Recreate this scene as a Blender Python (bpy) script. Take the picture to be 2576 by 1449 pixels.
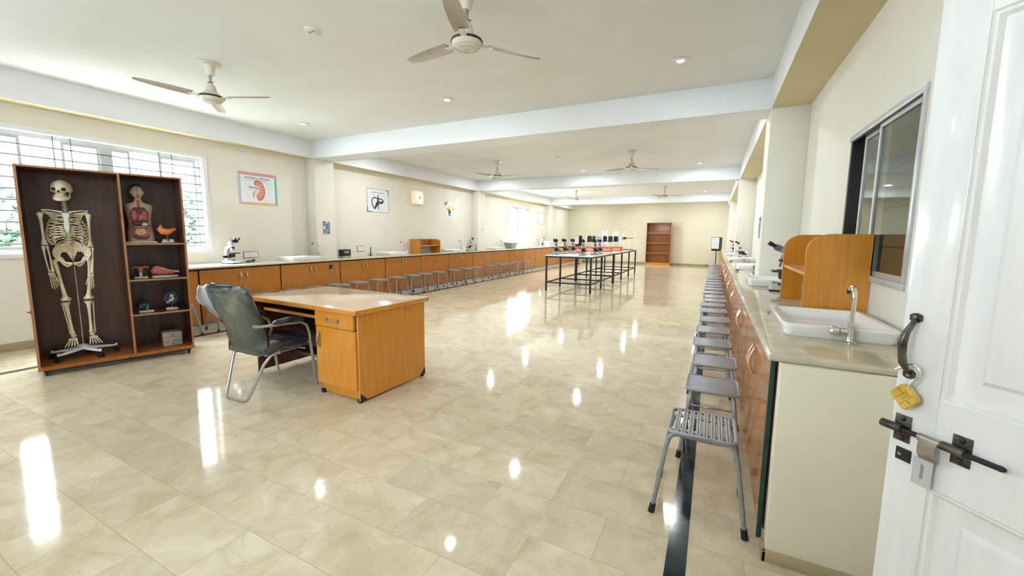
import bpy, bmesh, math, random
from mathutils import Vector, Matrix, Euler
random.seed(7)
PI = math.pi
S = bpy.context.scene
COL = S.collection
for o in list(bpy.data.objects): bpy.data.objects.remove(o)

# ---------------------------------------------------------------- camera, light, exposure
cam = bpy.data.cameras.new('camera'); camo = bpy.data.objects.new('camera', cam); COL.objects.link(camo)
FPX = 1008.76
cam.sensor_fit = 'HORIZONTAL'; cam.sensor_width = 36.0; cam.lens = FPX * 36.0 / 2576
cam.shift_x = -5.403 / 2576; cam.shift_y = -17.574 / 2576
cam.clip_start = .05; cam.clip_end = 200
Rm = Matrix.Rotation(math.radians(26.28296), 3, 'Z') @ Matrix.Rotation(PI/2 + math.radians(-6.54909), 3, 'X') @ Matrix.Rotation(math.radians(.6456), 3, 'Z')
camo.matrix_world = Matrix.Translation((0, 0, 1.4)) @ Rm.to_4x4()
S.camera = camo
S.view_settings.view_transform = 'Standard'; S.view_settings.look = 'None'
S.view_settings.gamma = 1; S.view_settings.exposure = 0.82; S.view_settings.use_curve_mapping = False

W = bpy.data.worlds.new('world'); S.world = W; W.use_nodes = True
nt = W.node_tree; bg = nt.nodes['Background']
bg.inputs['Color'].default_value = (.86, .95, 1.0, 1); bg.inputs['Strength'].default_value = 28.0

def portal(name, x, y0, y1, z0, z1, rx):
    l = bpy.data.lights.new(name, 'AREA'); l.shape = 'RECTANGLE'; l.size = z1 - z0; l.size_y = y1 - y0
    l.cycles.is_portal = True
    o = bpy.data.objects.new(name, l); COL.objects.link(o)
    o.location = (x, (y0+y1)/2, (z0+z1)/2); o.rotation_euler = (0, rx, 0)
portal('sky_portal_near', -7.46, 1.4, 3.58, 1.12, 2.53, -PI/2)
portal('sky_portal_far', -7.46, 13.98, 16.18, 1.13, 2.54, -PI/2)
for n_, xa, xb in (('sky_portal_front', -5.2, -4.0), ('sky_portal_entry', -2.2, -1.0)):  # portals for the two windows added behind the camera
    l = bpy.data.lights.new(n_, 'AREA'); l.shape = 'RECTANGLE'; l.size = xb - xa; l.size_y = .5; l.cycles.is_portal = True
    o = bpy.data.objects.new(n_, l); COL.objects.link(o); o.location = ((xa+xb)/2, -1.25, 2.25); o.rotation_euler = (PI/2, 0, PI)

cy = S.cycles
cy.max_bounces = 5; cy.diffuse_bounces = 4; cy.glossy_bounces = 3; cy.use_adaptive_sampling = True; cy.adaptive_threshold = .02; cy.transmission_bounces = 4; cy.transparent_max_bounces = 4
cy.caustics_reflective = False; cy.caustics_refractive = False; cy.sample_clamp_indirect = 8

# ---------------------------------------------------------------- materials
MATS = {}
def mat(name, col, rough=.5, metal=0, emit=None, es=0, alpha=1, coat=0, trans=0, spec=.5, ior=1.45):
    if name in MATS: return MATS[name]
    m = bpy.data.materials.new(name); m.use_nodes = True
    b = m.node_tree.nodes['Principled BSDF']
    b.inputs['Base Color'].default_value = (*col, 1); b.inputs['Roughness'].default_value = rough
    b.inputs['Metallic'].default_value = metal; b.inputs['IOR'].default_value = ior
    b.inputs['Coat Weight'].default_value = coat; b.inputs['Coat Roughness'].default_value = .08
    b.inputs['Transmission Weight'].default_value = trans; b.inputs['Alpha'].default_value = alpha
    b.inputs['Specular IOR Level'].default_value = spec
    if emit: b.inputs['Emission Color'].default_value = (*emit, 1); b.inputs['Emission Strength'].default_value = es
    MATS[name] = m; return m
def nodes(m): return m.node_tree.nodes, m.node_tree.links, m.node_tree.nodes['Principled BSDF']
def noisy(name, c1, c2, scale=6, rough=.5, stretch=(1,1,1), bump=0, detail=4, lo=.35, hi=.65, bscale=None, **k):
    m = mat(name, c1, rough, **k); N, L, b = nodes(m)
    tc = N.new('ShaderNodeTexCoord'); mp = N.new('ShaderNodeMapping'); mp.inputs['Scale'].default_value = stretch
    n = N.new('ShaderNodeTexNoise'); n.inputs['Scale'].default_value = scale; n.inputs['Detail'].default_value = detail
    r = N.new('ShaderNodeMapRange'); r.inputs['From Min'].default_value = lo; r.inputs['From Max'].default_value = hi
    mx = N.new('ShaderNodeMix'); mx.data_type = 'RGBA'
    mx.inputs['A'].default_value = (*c1, 1); mx.inputs['B'].default_value = (*c2, 1)
    L.new(tc.outputs['Object'], mp.inputs['Vector']); L.new(mp.outputs['Vector'], n.inputs['Vector'])
    L.new(n.outputs['Fac'], r.inputs['Value']); L.new(r.outputs['Result'], mx.inputs['Factor'])
    L.new(mx.outputs['Result'], b.inputs['Base Color'])
    if bump:
        bp = N.new('ShaderNodeBump'); bp.inputs['Strength'].default_value = bump; bp.inputs['Distance'].default_value = .01
        src = n
        if bscale:
            src = N.new('ShaderNodeTexNoise'); src.inputs['Scale'].default_value = bscale; src.inputs['Detail'].default_value = 2
            L.new(tc.outputs['Object'], src.inputs['Vector'])
        L.new(src.outputs['Fac'], bp.inputs['Height']); L.new(bp.outputs['Normal'], b.inputs['Normal'])
    return m

M_wall = noisy('cream_wall_paint', (.80,.78,.71), (.775,.755,.68), 3, .6)
M_wall2 = noisy('yellow_cream_paint', (.84,.79,.63), (.80,.75,.59), 3, .6)
M_end = noisy('khaki_wall_paint', (.76,.72,.57), (.73,.69,.54), 2, .6)  # cream wall paint with the back wall's yellowish shade mixed into its colour
M_ceil = noisy('white_ceiling_paint', (.82,.835,.835), (.785,.80,.795), 1.6, .7)
M_beam = noisy('white_beam_paint', (.81,.84,.87), (.78,.81,.84), 2, .6)
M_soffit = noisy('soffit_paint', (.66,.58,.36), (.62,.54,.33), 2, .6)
WC1, WC2 = (.67,.285,.034), (.58,.225,.021)
M_wood = noisy('orange_wood_laminate', WC1, WC2, 3.5, .28, (14,14,1), coat=.45, detail=6)
M_wood2 = noisy('cabinet_wood_laminate', (.49,.185,.026), (.42,.15,.018), 3.5, .26, (12,12,1), coat=.45, detail=6)
M_woodshade = noisy('dark_wood_laminate', (.088,.027,.011), (.055,.017,.009), 3, .35, (10,10,1), coat=.2)  # orange laminate darkened for shaded interiors; also plain dark wood on the trunk
M_woodb = noisy('brown_wood_laminate', (.34,.115,.022), (.26,.080,.014), 3, .35, (12,12,1), coat=.2)
M_desktop = noisy('desk_top_laminate', (.78,.56,.38), (.75,.53,.35), 3, .15, (1,14,1), coat=.5)  # orange desk laminate paled, the reflected brightness put into its colour
M_edge = noisy('wood_edge_band', (.66,.33,.11), (.58,.27,.08), 6, .4)
M_edgeshade = noisy('dull_wood_edge', (.36,.17,.075), (.28,.12,.05), 6, .4)  # edge band colour darkened to show the display cabinet backlit
M_teal = noisy('dark_green_edge', (.006,.055,.042), (.012,.035,.028), 12, .4)
M_slab = noisy('beige_granite', (.60,.54,.41), (.50,.445,.33), 9, .05, detail=8, coat=.6)
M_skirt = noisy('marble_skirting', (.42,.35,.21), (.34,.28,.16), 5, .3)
M_ceramic = mat('white_ceramic', (.93,.94,.95), .08, coat=.5)
M_chrome = mat('chrome', (.80,.80,.78), .14, 1)
M_steel = noisy('brushed_steel', (.48,.46,.42), (.34,.33,.30), 30, .3, metal=1)
M_dsteel = noisy('dark_worn_steel', (.045,.042,.040), (.16,.145,.12), 25, .32, metal=.9)
M_brass = noisy('brass', (.85,.62,.16), (.72,.50,.10), 20, .3, metal=.85)
M_copper = mat('rose_metal_handle', (.80,.62,.54), .2, .85)
M_gpaint = noisy('grey_hammered_paint', (.34,.35,.38), (.27,.28,.31), 60, .32, metal=.3, bump=.15)
M_slat = noisy('grey_slat_paint', (.38,.39,.43), (.31,.32,.36), 40, .4, metal=.2)
M_tube = noisy('silver_tube', (.50,.50,.50), (.40,.40,.40), 50, .3, metal=.5)
M_rubber = mat('black_rubber', (.012,.012,.014), .5)
M_black = mat('black_paint', (.010,.010,.012), .35)
M_blackm = mat('black_metal_frame', (.012,.014,.016), .4, .3)
M_white = mat('white_plastic', (.82,.83,.84), .3)
M_wpaint = mat('white_metal_paint', (.80,.82,.86), .3)
M_fan = noisy('cream_fan_enamel', (.72,.68,.60), (.66,.62,.54), 8, .35)
M_blade = noisy('fan_blade_enamel', (.50,.46,.40), (.42,.38,.33), 6, .45)
M_paper = noisy('white_paper', (.80,.83,.88), (.77,.80,.85), 4, .7)
M_ink = mat('dark_ink', (.03,.03,.05), .7)
M_faint = mat('faint_pencil', (.55,.57,.62), .8)
M_bone = noisy('bone', (.84,.74,.56), (.68,.56,.38), 14, .5)
M_bonel = noisy('pale_cartilage', (.62,.66,.62), (.55,.58,.52), 14, .5)
M_dark = mat('deep_shadow_cavity', (.03,.018,.012), .8)
M_skin = noisy('model_skin', (.62,.47,.36), (.50,.34,.25), 8, .45)
M_lung = noisy('model_lung', (.42,.12,.12), (.30,.07,.08), 18, .4)
M_red = noisy('model_flesh', (.60,.17,.10), (.42,.10,.08), 20, .4)
M_orange = noisy('model_stomach_orange', (.80,.26,.10), (.70,.20,.07), 10, .35)
M_liver = mat('model_liver', (.10,.025,.02), .3)
M_gut = noisy('model_intestine', (.62,.42,.26), (.50,.30,.18), 30, .4)
M_blue = mat('model_dark_blue', (.02,.05,.12), .4)
M_green = mat('model_green', (.05,.28,.06), .4)
M_hair = mat('black_hair', (.008,.008,.010), .4)
M_alu = noisy('pale_aluminium', (.60,.63,.66), (.52,.55,.58), 10, .35, metal=.4)
M_grill = mat('window_grill_paint', (.10,.11,.13), .5)
M_door = noisy('white_door_gloss', (.82,.83,.84), (.76,.77,.78), 5, .18, (6,6,.7), bump=.12, coat=.4, bscale=14)
M_leather = noisy('navy_leatherette', (.008,.014,.030), (.02,.03,.05), 9, .3, coat=.5, bump=.4, bscale=12)
M_glasst = mat('clear_glass', (.9,.95,.95), .02, trans=1, ior=1.03)
M_redpl = noisy('orange_red_plastic', (.85,.16,.06), (.75,.22,.12), 12, .3)
M_dial = mat('led_lens', (1,1,1), .3, emit=(1,.98,.93), es=9)
M_warm = mat('warm_lamp_cover', (.9,.7,.5), .4, emit=(1,.55,.30), es=.32)  # emission stands in for daylight coming through the exhaust fan
M_warmc = mat('warm_lamp_core', (1,.9,.8), .4, emit=(1,.85,.68), es=.8)
M_beads = mat('glossy_black', (.006,.006,.007), .12, coat=.5)
M_tub = mat('grey_green_plastic', (.30,.37,.31), .35)
M_leaf = noisy('tree_leaves', (.045,.075,.05), (.07,.11,.07), 3, .6)
M_ground = mat('outside_ground', (.55,.55,.5), .8)
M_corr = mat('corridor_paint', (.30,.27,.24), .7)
M_sign = mat('blue_grey_sign', (.28,.34,.42), .5)
M_navy = mat('navy_print', (.02,.05,.12), .5)

def floor_material():
    m = mat('polished_marble_tiles', (.7,.6,.45), .1); N, L, b = nodes(m)
    tc = N.new('ShaderNodeTexCoord'); mp = N.new('ShaderNodeMapping'); mp.inputs['Location'].default_value = (.0975, -1.59, 0)
    L.new(tc.outputs['Object'], mp.inputs['Vector'])
    br = N.new('ShaderNodeTexBrick'); br.offset = .5; br.offset_frequency = 2; br.squash = 1
    br.inputs['Scale'].default_value = 1; br.inputs['Brick Width'].default_value = .595; br.inputs['Row Height'].default_value = .287
    br.inputs['Mortar Size'].default_value = .0012; br.inputs['Mortar Smooth'].default_value = .3; br.inputs['Bias'].default_value = 0
    br.inputs['Color1'].default_value = (0,0,0,1); br.inputs['Color2'].default_value = (1,1,1,1); br.inputs['Mortar'].default_value = (.5,.5,.5,1)
    L.new(mp.outputs['Vector'], br.inputs['Vector'])
    # per tile offset makes the veining break at the joints
    sc = N.new('ShaderNodeVectorMath'); sc.operation = 'SCALE'; sc.inputs['Scale'].default_value = 9
    L.new(br.outputs['Color'], sc.inputs[0])
    ad = N.new('ShaderNodeVectorMath'); L.new(mp.outputs['Vector'], ad.inputs[0]); L.new(sc.outputs['Vector'], ad.inputs[1])
    n1 = N.new('ShaderNodeTexNoise'); n1.inputs['Scale'].default_value = 4.5; n1.inputs['Detail'].default_value = 9; n1.inputs['Roughness'].default_value = .62; n1.inputs['Distortion'].default_value = .8
    L.new(ad.outputs['Vector'], n1.inputs['Vector'])
    cr = N.new('ShaderNodeValToRGB'); e = cr.color_ramp.elements
    e[0].position = .28; e[0].color = (.56,.46,.31,1); e[1].position = .72; e[1].color = (.79,.71,.555,1)
    x = e.new(.5); x.color = (.695,.60,.435,1)
    L.new(n1.outputs['Fac'], cr.inputs['Fac'])
    # thin veins
    n2 = N.new('ShaderNodeTexNoise'); n2.inputs['Scale'].default_value = 2.6; n2.inputs['Detail'].default_value = 6; n2.inputs['Distortion'].default_value = 1.6
    L.new(ad.outputs['Vector'], n2.inputs['Vector'])
    s1 = N.new('ShaderNodeMath'); s1.operation = 'SUBTRACT'; s1.inputs[1].default_value = .5; L.new(n2.outputs['Fac'], s1.inputs[0])
    s2 = N.new('ShaderNodeMath'); s2.operation = 'ABSOLUTE'; L.new(s1.outputs[0], s2.inputs[0])
    s3 = N.new('ShaderNodeMapRange'); s3.inputs['From Min'].default_value = 0; s3.inputs['From Max'].default_value = .012; s3.inputs['To Min'].default_value = .2; s3.inputs['To Max'].default_value = 0
    L.new(s2.outputs[0], s3.inputs['Value'])
    v = N.new('ShaderNodeMix'); v.data_type = 'RGBA'; v.inputs['B'].default_value = (.36,.27,.15,1)
    L.new(s3.outputs['Result'], v.inputs['Factor']); L.new(cr.outputs['Color'], v.inputs['A'])
    # tile to tile brightness
    hs = N.new('ShaderNodeHueSaturation'); mr = N.new('ShaderNodeMapRange'); mr.inputs['To Min'].default_value = .93; mr.inputs['To Max'].default_value = 1.05
    L.new(br.outputs['Color'], mr.inputs['Value']); L.new(mr.outputs['Result'], hs.inputs['Value']); L.new(v.outputs['Result'], hs.inputs['Color'])
    jm = N.new('ShaderNodeMix'); jm.data_type = 'RGBA'; jm.inputs['B'].default_value = (.40,.33,.22,1)
    L.new(br.outputs['Fac'], jm.inputs['Factor']); L.new(hs.outputs['Color'], jm.inputs['A']); L.new(jm.outputs['Result'], b.inputs['Base Color'])
    b.inputs['Roughness'].default_value = .065
    b.inputs['Specular IOR Level'].default_value = .5
    bn = N.new('ShaderNodeTexNoise'); bn.inputs['Scale'].default_value = 5; bn.inputs['Detail'].default_value = 3
    L.new(tc.outputs['Object'], bn.inputs['Vector'])
    bp = N.new('ShaderNodeBump'); bp.inputs['Strength'].default_value = .07; bp.inputs['Distance'].default_value = .012
    L.new(bn.outputs['Fac'], bp.inputs['Height']); L.new(bp.outputs['Normal'], b.inputs['Normal'])
    return m
M_floor = floor_material()
M_strip = noisy('black_marble_strip', (.010,.020,.026), (.035,.05,.06), 7, .12, detail=8)

# wrapped chair back: cloudy plastic film over dark cloth
def film_material():
    m = mat('cloudy_plastic_film', (.1,.12,.1), .2, coat=.6); N, L, b = nodes(m)
    tc = N.new('ShaderNodeTexCoord'); n = N.new('ShaderNodeTexNoise'); n.inputs['Scale'].default_value = 2.6; n.inputs['Detail'].default_value = 2; n.inputs['Distortion'].default_value = .9
    L.new(tc.outputs['Object'], n.inputs['Vector'])
    cr = N.new('ShaderNodeValToRGB'); e = cr.color_ramp.elements
    e[0].position = .40; e[0].color = (.012,.022,.024,1); e[1].position = .68; e[1].color = (.19,.21,.17,1)
    x = e.new(.54); x.color = (.045,.062,.052,1)
    L.new(n.outputs['Fac'], cr.inputs['Fac']); L.new(cr.outputs['Color'], b.inputs['Base Color'])
    w = N.new('ShaderNodeTexNoise'); w.inputs['Scale'].default_value = 5; w.inputs['Distortion'].default_value = 1.2
    L.new(tc.outputs['Object'], w.inputs['Vector'])
    bp = N.new('ShaderNodeBump'); bp.inputs['Strength'].default_value = .7; bp.inputs['Distance'].default_value = .03
    L.new(w.outputs['Fac'], bp.inputs['Height']); L.new(bp.outputs['Normal'], b.inputs['Normal'])
    return m
M_film = film_material()

# ---------------------------------------------------------------- mesh builder
class MB:
    def __init__(s): s.bm = bmesh.new(); s.M = Matrix(); s.mi = 0
    def _v(s, p): return s.bm.verts.new(s.M @ Vector(p))
    def _f(s, vs):
        try: f = s.bm.faces.new(vs); f.material_index = s.mi; f.smooth = True; return f
        except ValueError: return None
    def box(s, a, b, bev=0, seg=2):
        x0,y0,z0 = [min(a[i],b[i]) for i in range(3)]; x1,y1,z1 = [max(a[i],b[i]) for i in range(3)]
        v = [s._v(p) for p in ((x0,y0,z0),(x1,y0,z0),(x1,y1,z0),(x0,y1,z0),(x0,y0,z1),(x1,y0,z1),(x1,y1,z1),(x0,y1,z1))]
        fs = [s._f([v[i] for i in q]) for q in ((3,2,1,0),(4,5,6,7),(0,1,5,4),(1,2,6,5),(2,3,7,6),(3,0,4,7))]
        if bev:
            es = list({e for f in fs for e in f.edges})
            r = bmesh.ops.bevel(s.bm, geom=es, offset=bev, segments=seg, affect='EDGES', profile=.5, clamp_overlap=True)
            for f in r['faces']: f.material_index = s.mi; f.smooth = True
        return s
    def rings(s, rs, cap0=True, cap1=True, closed=False):
        R = [[s._v(p) for p in r] for r in rs]; n = len(R[0])
        m = len(R)
        for i in range(m if closed else m-1):
            a, b = R[i], R[(i+1) % m]
            for j in range(n): s._f([a[j], a[(j+1)%n], b[(j+1)%n], b[j]])
        if not closed:
            if cap0: s._f(R[0][::-1])
            if cap1: s._f(R[-1])
        return s
    def tube(s, pts, r, n=8, closed=False, cap=True, rs=None):
        P = [Vector(p) for p in pts]; m = len(P); T = []
        for i in range(m):
            a = P[i-1] if (i > 0 or closed) else P[i]; b = P[(i+1) % m] if (i < m-1 or closed) else P[i]
            T.append((b-a).normalized())
        u = T[0].orthogonal().normalized(); out = []
        for i in range(m):
            u = (u - T[i]*u.dot(T[i])); u = u.normalized() if u.length > 1e-6 else T[i].orthogonal().normalized()
            w = T[i].cross(u); rr = rs[i] if rs else r
            out.append([P[i] + (u*math.cos(2*PI*k/n) + w*math.sin(2*PI*k/n))*rr for k in range(n)])
        return s.rings(out, cap, cap, closed)
    def cyl(s, a, b, r, r2=None, n=16): return s.tube([a, b], r, n, rs=[r, r if r2 is None else r2])
    def lathe(s, prof, n=24, c=(0,0,0), ax='z'):
        rs = []
        for (r, h) in prof:
            ring = []
            for k in range(n):
                a = 2*PI*k/n; x, y = r*math.cos(a), r*math.sin(a)
                p = (x, y, h) if ax == 'z' else ((h, x, y) if ax == 'x' else (y, h, x))
                ring.append((c[0]+p[0], c[1]+p[1], c[2]+p[2]))
            rs.append(ring)
        return s.rings(rs)
    def ell(s, c, r, n=16, m=10, z0=-1, z1=1):
        rs = []
        for i in range(m+1):
            t = z0 + (z1-z0)*i/m; t = max(-.9995, min(.9995, math.sin(t*PI/2)))
            q = math.sqrt(1-t*t)
            rs.append([(c[0]+r[0]*q*math.cos(2*PI*k/n), c[1]+r[1]*q*math.sin(2*PI*k/n), c[2]+r[2]*t) for k in range(n)])
        return s.rings(rs)
    def prism(s, poly, f0, f1):
        """poly of (a,b); f0/f1 map (a,b) to 3D on the two faces"""
        A = [s._v(f0(*p)) for p in poly]; B = [s._v(f1(*p)) for p in poly]; n = len(poly)
        s._f(A[::-1]); s._f(B)
        for i in range(n): s._f([A[i], A[(i+1)%n], B[(i+1)%n], B[i]])
        return s
def obj(name, mb, m, parent=None, sharp=35, loc=None, rot=None):
    bm = mb.bm if isinstance(mb, MB) else mb
    bmesh.ops.recalc_face_normals(bm, faces=bm.faces)
    me = bpy.data.meshes.new(name); bm.to_mesh(me); bm.free()
    for x in (m if isinstance(m, (list, tuple)) else [m]): me.materials.append(x)
    me.set_sharp_from_angle(angle=math.radians(sharp))
    o = bpy.data.objects.new(name, me); COL.objects.link(o)
    if parent: o.parent = parent
    if loc: o.location = loc
    if rot: o.rotation_euler = rot
    return o
def tag(o, label=None, cat=None, group=None, kind=None):
    if label: o['label'] = label
    if cat: o['category'] = cat
    if group: o['group'] = group
    if kind: o['kind'] = kind
    return o
def thing(name, label, cat, loc=(0,0,0), rz=0, group=None):
    o = bpy.data.objects.new(name, None); COL.objects.link(o); o.empty_display_size = .05
    o.location = loc; o.rotation_euler = (0,0,rz)
    return tag(o, label, cat, group)
def struct(name, mb, m, label=None, cat=None):
    o = obj(name, mb, m); return tag(o, label, cat, kind='structure')
KIDS = {}
def tree(root):
    out = []
    def rec(o, depth):
        for c in [q for q in bpy.data.objects if q.parent is o]: out.append((c, o)); rec(c, depth+1)
    rec(root, 0); return out
def dup(root, loc, rz, label, group=None, scale=None):
    if root.name not in KIDS: KIDS[root.name] = tree(root)
    r = root.copy(); COL.objects.link(r); r.location = loc; r.rotation_euler = (0,0,rz); r['label'] = label
    if group: r['group'] = group
    if scale: r.scale = (scale,)*3
    mp = {root: r}
    for c, p in KIDS[root.name]:
        d = c.copy(); COL.objects.link(d); d.parent = mp[p]; mp[c] = d
    return r
def arc(c, r, a0, a1, n, f):
    return [f(c[0]+r*math.cos(a0+(a1-a0)*i/n), c[1]+r*math.sin(a0+(a1-a0)*i/n)) for i in range(n+1)]
def rrect(w, h, r, n=5, cx=0, cy=0):
    P = []
    for sx, sy, a in ((1,1,0),(-1,1,PI/2),(-1,-1,PI),(1,-1,1.5*PI)):
        for i in range(n+1):
            t = a + PI/2*i/n; P.append((cx+sx*(w/2-r)+r*math.cos(t), cy+sy*(h/2-r)+r*math.sin(t)))
    return P
def text_mesh(name, body, size, m, parent, M, depth=.0008, align='CENTER'):
    cu = bpy.data.curves.new(name, 'FONT'); cu.body = body; cu.size = size; cu.extrude = depth; cu.align_x = align; cu.align_y = 'CENTER'
    to = bpy.data.objects.new(name+'_tmp', cu); COL.objects.link(to)
    bpy.context.view_layer.update()
    me = bpy.data.meshes.new_from_object(to.evaluated_get(bpy.context.evaluated_depsgraph_get()))
    bpy.data.objects.remove(to); bpy.data.curves.remove(cu)
    me.materials.clear(); me.materials.append(m); me.transform(M)
    o = bpy.data.objects.new(name, me); COL.objects.link(o); o.parent = parent
    return o

# ================================================================ THE SETTING
XL, XR, YB, YN, ZC, ZB = -7.2, .84, 21.3, -1.0, 3.13, 2.81
def wall_with_holes(x0, x1, y0, y1, z0, z1, holes):
    ys = sorted({y0, y1, *[h[0] for h in holes], *[h[1] for h in holes]}); zs = sorted({z0, z1, *[h[2] for h in holes], *[h[3] for h in holes]})
    b = MB()
    for i in range(len(ys)-1):
        for j in range(len(zs)-1):
            cy, cz = (ys[i]+ys[i+1])/2, (zs[j]+zs[j+1])/2
            if any(h[0] < cy < h[1] and h[2] < cz < h[3] for h in holes): continue
            b.box((x0, ys[i], zs[j]), (x1, ys[i+1], zs[j+1]))
    return b
struct('floor', MB().box((XL, YN, -.1), (XR, YB, 0)), M_floor, 'polished beige marble tile floor', 'floor')
struct('ceiling', MB().box((XL-.23, YN-.2, ZC), (XR+.2, YB+.2, ZC+.12)), M_ceil, 'white plastered ceiling', 'ceiling')
WIN1 = (1.4, 3.58, 1.12, 2.53); WIN2 = (13.98, 16.18, 1.13, 2.54); WINR = (2.55, 3.71, 1.15, 2.115); DOORH = (-.42, .85, 0, 2.2)
struct('wall_left', wall_with_holes(XL-.23, XL, YN, YB, 0, ZC, [WIN1, WIN2]), M_wall)
struct('wall_right', wall_with_holes(XR, XR+.2, YN, YB, 0, ZC, [WINR, DOORH]), M_wall)
struct('wall_back', MB().box((XL-.23, YB, 0), (XR+.2, YB+.2, ZC)), M_end)
wf = wall_with_holes(YN-.2, YN, XL-.23, XR+.2, 0, ZC, [(-5.2, -4.0, 2.0, 2.5), (-2.2, -1.0, 2.0, 2.5)])  # two unseen openings added to bring daylight onto camera-facing surfaces
for v in wf.bm.verts: v.co.x, v.co.y = v.co.y, v.co.x
struct('wall_front', wf, M_wall)
for k_, (xa, xb) in enumerate(((-5.2, -4.0), (-2.2, -1.0))):
    b = MB(); f = .05
    for x in (xa, (xa+xb)/2-f/2, xb-f): b.box((x, YN-.12, 2.0), (x+f, YN-.06, 2.5))
    b.box((xa, YN-.12, 2.0), (xb, YN-.06, 2.0+f)); b.box((xa, YN-.12, 2.5-f), (xb, YN-.06, 2.5))
    struct('window_%d' % (k_+4), b, M_alu, 'ventilator window high in the wall behind the camera', 'window')
# beams run over pillars
for i, (y0, y1) in enumerate(((YN, YN+.42), (5.35, 5.80), (11.35, 11.80), (17.87, 18.28))):
    b = MB(); b.box((XL, y0, ZB), (XR, y1, ZC))
    struct('ceiling_beam', b, M_beam, 'white cross beam under the ceiling', 'beam')
    if i:
        b = MB(); b.box((XL, y0+.002, 0), (-6.95, y1+.002, ZB), .006); struct('wall_pillar', b, M_wall, 'cream pillar projecting from the left wall', 'pillar')
        b = MB(); b.box((.48, y0+.002, 0), (XR, y1+.002, ZB), .006); struct('wall_pillar', b, M_wall, 'cream pillar projecting from the right wall', 'pillar')
ysb = [YN+.42, 5.35, 5.80, 11.35, 11.80, 17.87, 18.28, YB]
for k in range(4):
    for xa, xb in ((XL, -6.95), (.48, XR)):
        b = MB(); b.box((xa, ysb[2*k], ZB), (xb, ysb[2*k+1], ZC))
        # underside painted like the wall
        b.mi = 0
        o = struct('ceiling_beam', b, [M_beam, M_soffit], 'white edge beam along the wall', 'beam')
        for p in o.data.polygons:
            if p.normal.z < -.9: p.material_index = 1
# floor inlay strips
struct('trim_1', MB().box((-.105, YN, 0), (-.022, YB, .0012)), M_strip, 'black marble inlay strip on the right', 'floor strip')
struct('trim_2', MB().box((-6.185, YN, 0), (-6.10, YB, .0012)), M_strip, 'black marble inlay strip on the left', 'floor strip')
# skirtings
struct('baseboard_left', MB().box((XL, YN, 0), (XL+.018, 2.44, .095), .003), M_skirt)
struct('baseboard_back', MB().box((-6.4, YB-.018, 0), (.2, YB, .10), .003), M_skirt)
struct('baseboard_right', MB().box((XR-.018, 1.0, 0), (XR, 1.93, .095), .003), M_skirt)

# windows on the left: frame, sashes, glass, grill
def left_window(name, W_, label):
    y0, y1, z0, z1 = W_
    t = thing(name, label, 'window'); tag(t, kind='structure')
    b = MB(); w = .055
    b.box((XL-.02, y0-w, z0-w), (XL+.02, y1+w, z0), .004); b.box((XL-.02, y0-w, z1), (XL+.02, y1+w, z1+w), .004)
    b.box((XL-.02, y0-w, z0), (XL+.02, y0, z1), .004); b.box((XL-.02, y1, z0), (XL+.02, y1+w, z1), .004)
    obj('casing', b, M_wpaint, t)
    ym = (y0+y1)/2; b = MB(); f = .05
    for a, c in ((y0, ym), (ym, y1)):
        b.box((XL-.17, a, z0), (XL-.10, a+f, z1)); b.box((XL-.17, c-f, z0), (XL-.10, c, z1))
        b.box((XL-.17, a+f, z0), (XL-.10, c-f, z0+f)); b.box((XL-.17, a+f, z1-f), (XL-.10, c-f, z1))
    obj('window_frame', b, M_alu, t)
    for a, c in ((y0+f, y0+.36), (ym-.40, ym-f), (ym+f, ym+.26), (y1-.5, y1-f)):
        sa = MB(); g = .028
        sa.box((XL-.135, a, z0+f), (XL-.115, a+g, z1-f)); sa.box((XL-.135, c-g, z0+f), (XL-.115, c, z1-f))
        sa.box((XL-.135, a+g, z0+f), (XL-.115, c-g, z0+f+g)); sa.box((XL-.135, a+g, z1-f-g), (XL-.115, c-g, z1-f))
        so = obj('sash', sa, M_alu, t)
    b = MB(); z = z0 + .11
    while z < z1 - .03: b.tube([(XL-.06, y0, z), (XL-.06, y1, z)], .0085 if W_ is WIN1 else .0045, 6); z += .128
    for q in (.28, .35, .76, .83): b.tube([(XL-.06, y0+(y1-y0)*q, z0), (XL-.06, y0+(y1-y0)*q, z1)], .0065 if W_ is WIN1 else .0045, 6)
    obj('window_grill', b, M_grill, t)
    return t
left_window('window_1', WIN1, 'wide left window with horizontal grill behind the skeleton cabinet')
left_window('window_2', WIN2, 'far left window with grill above the counter')

# interior sliding window on the right wall, corridor behind it
y0, y1, z0, z1 = WINR
t = tag(thing('window_3', 'sliding aluminium window in the right wall', 'window'), kind='structure')
b = MB(); f = .035
b.box((XR-.012, y0, z1-f), (XR+.05, y1, z1), .003); b.box((XR-.012, y0, z0), (XR+.05, y1, z0+f), .003)
b.box((XR-.012, y0, z0+f), (XR+.05, y0+f, z1-f), .003); obj('window_frame', b, M_alu, t)
b = MB(); b.box((XR-.004, y1-f, z0+f), (XR+.19, y1, z1-f), .003); b.box((XR-.003, y0+f, z1-f-.006), (XR+.05, y1-f, z1-f)); obj('dark_track', b, M_blackm, t)  # far jamb blackened to stand for the dark open gap beside the sash
for a, c, x in ((y0+f, 3.17, XR+.004), (3.12, 3.52, XR+.028)):
    sa = MB(); g = .03
    sa.box((x, a, z0+f), (x+.02, a+g, z1-f)); sa.box((x, c-g, z0+f), (x+.02, c, z1-f)); sa.box((x, a+g, z0+f), (x+.02, c-g, z0+f+g)); sa.box((x, a+g, z1-f-g), (x+.02, c-g, z1-f))
    so = obj('sash', sa, M_alu, t)
    obj('pane', MB().box((x+.008, a+g, z0+f+g), (x+.012, c-g, z1-f-g)), mat('tinted_glass', (.5,.62,.56), .02, trans=1, ior=1.5), so)
b = MB()
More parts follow.
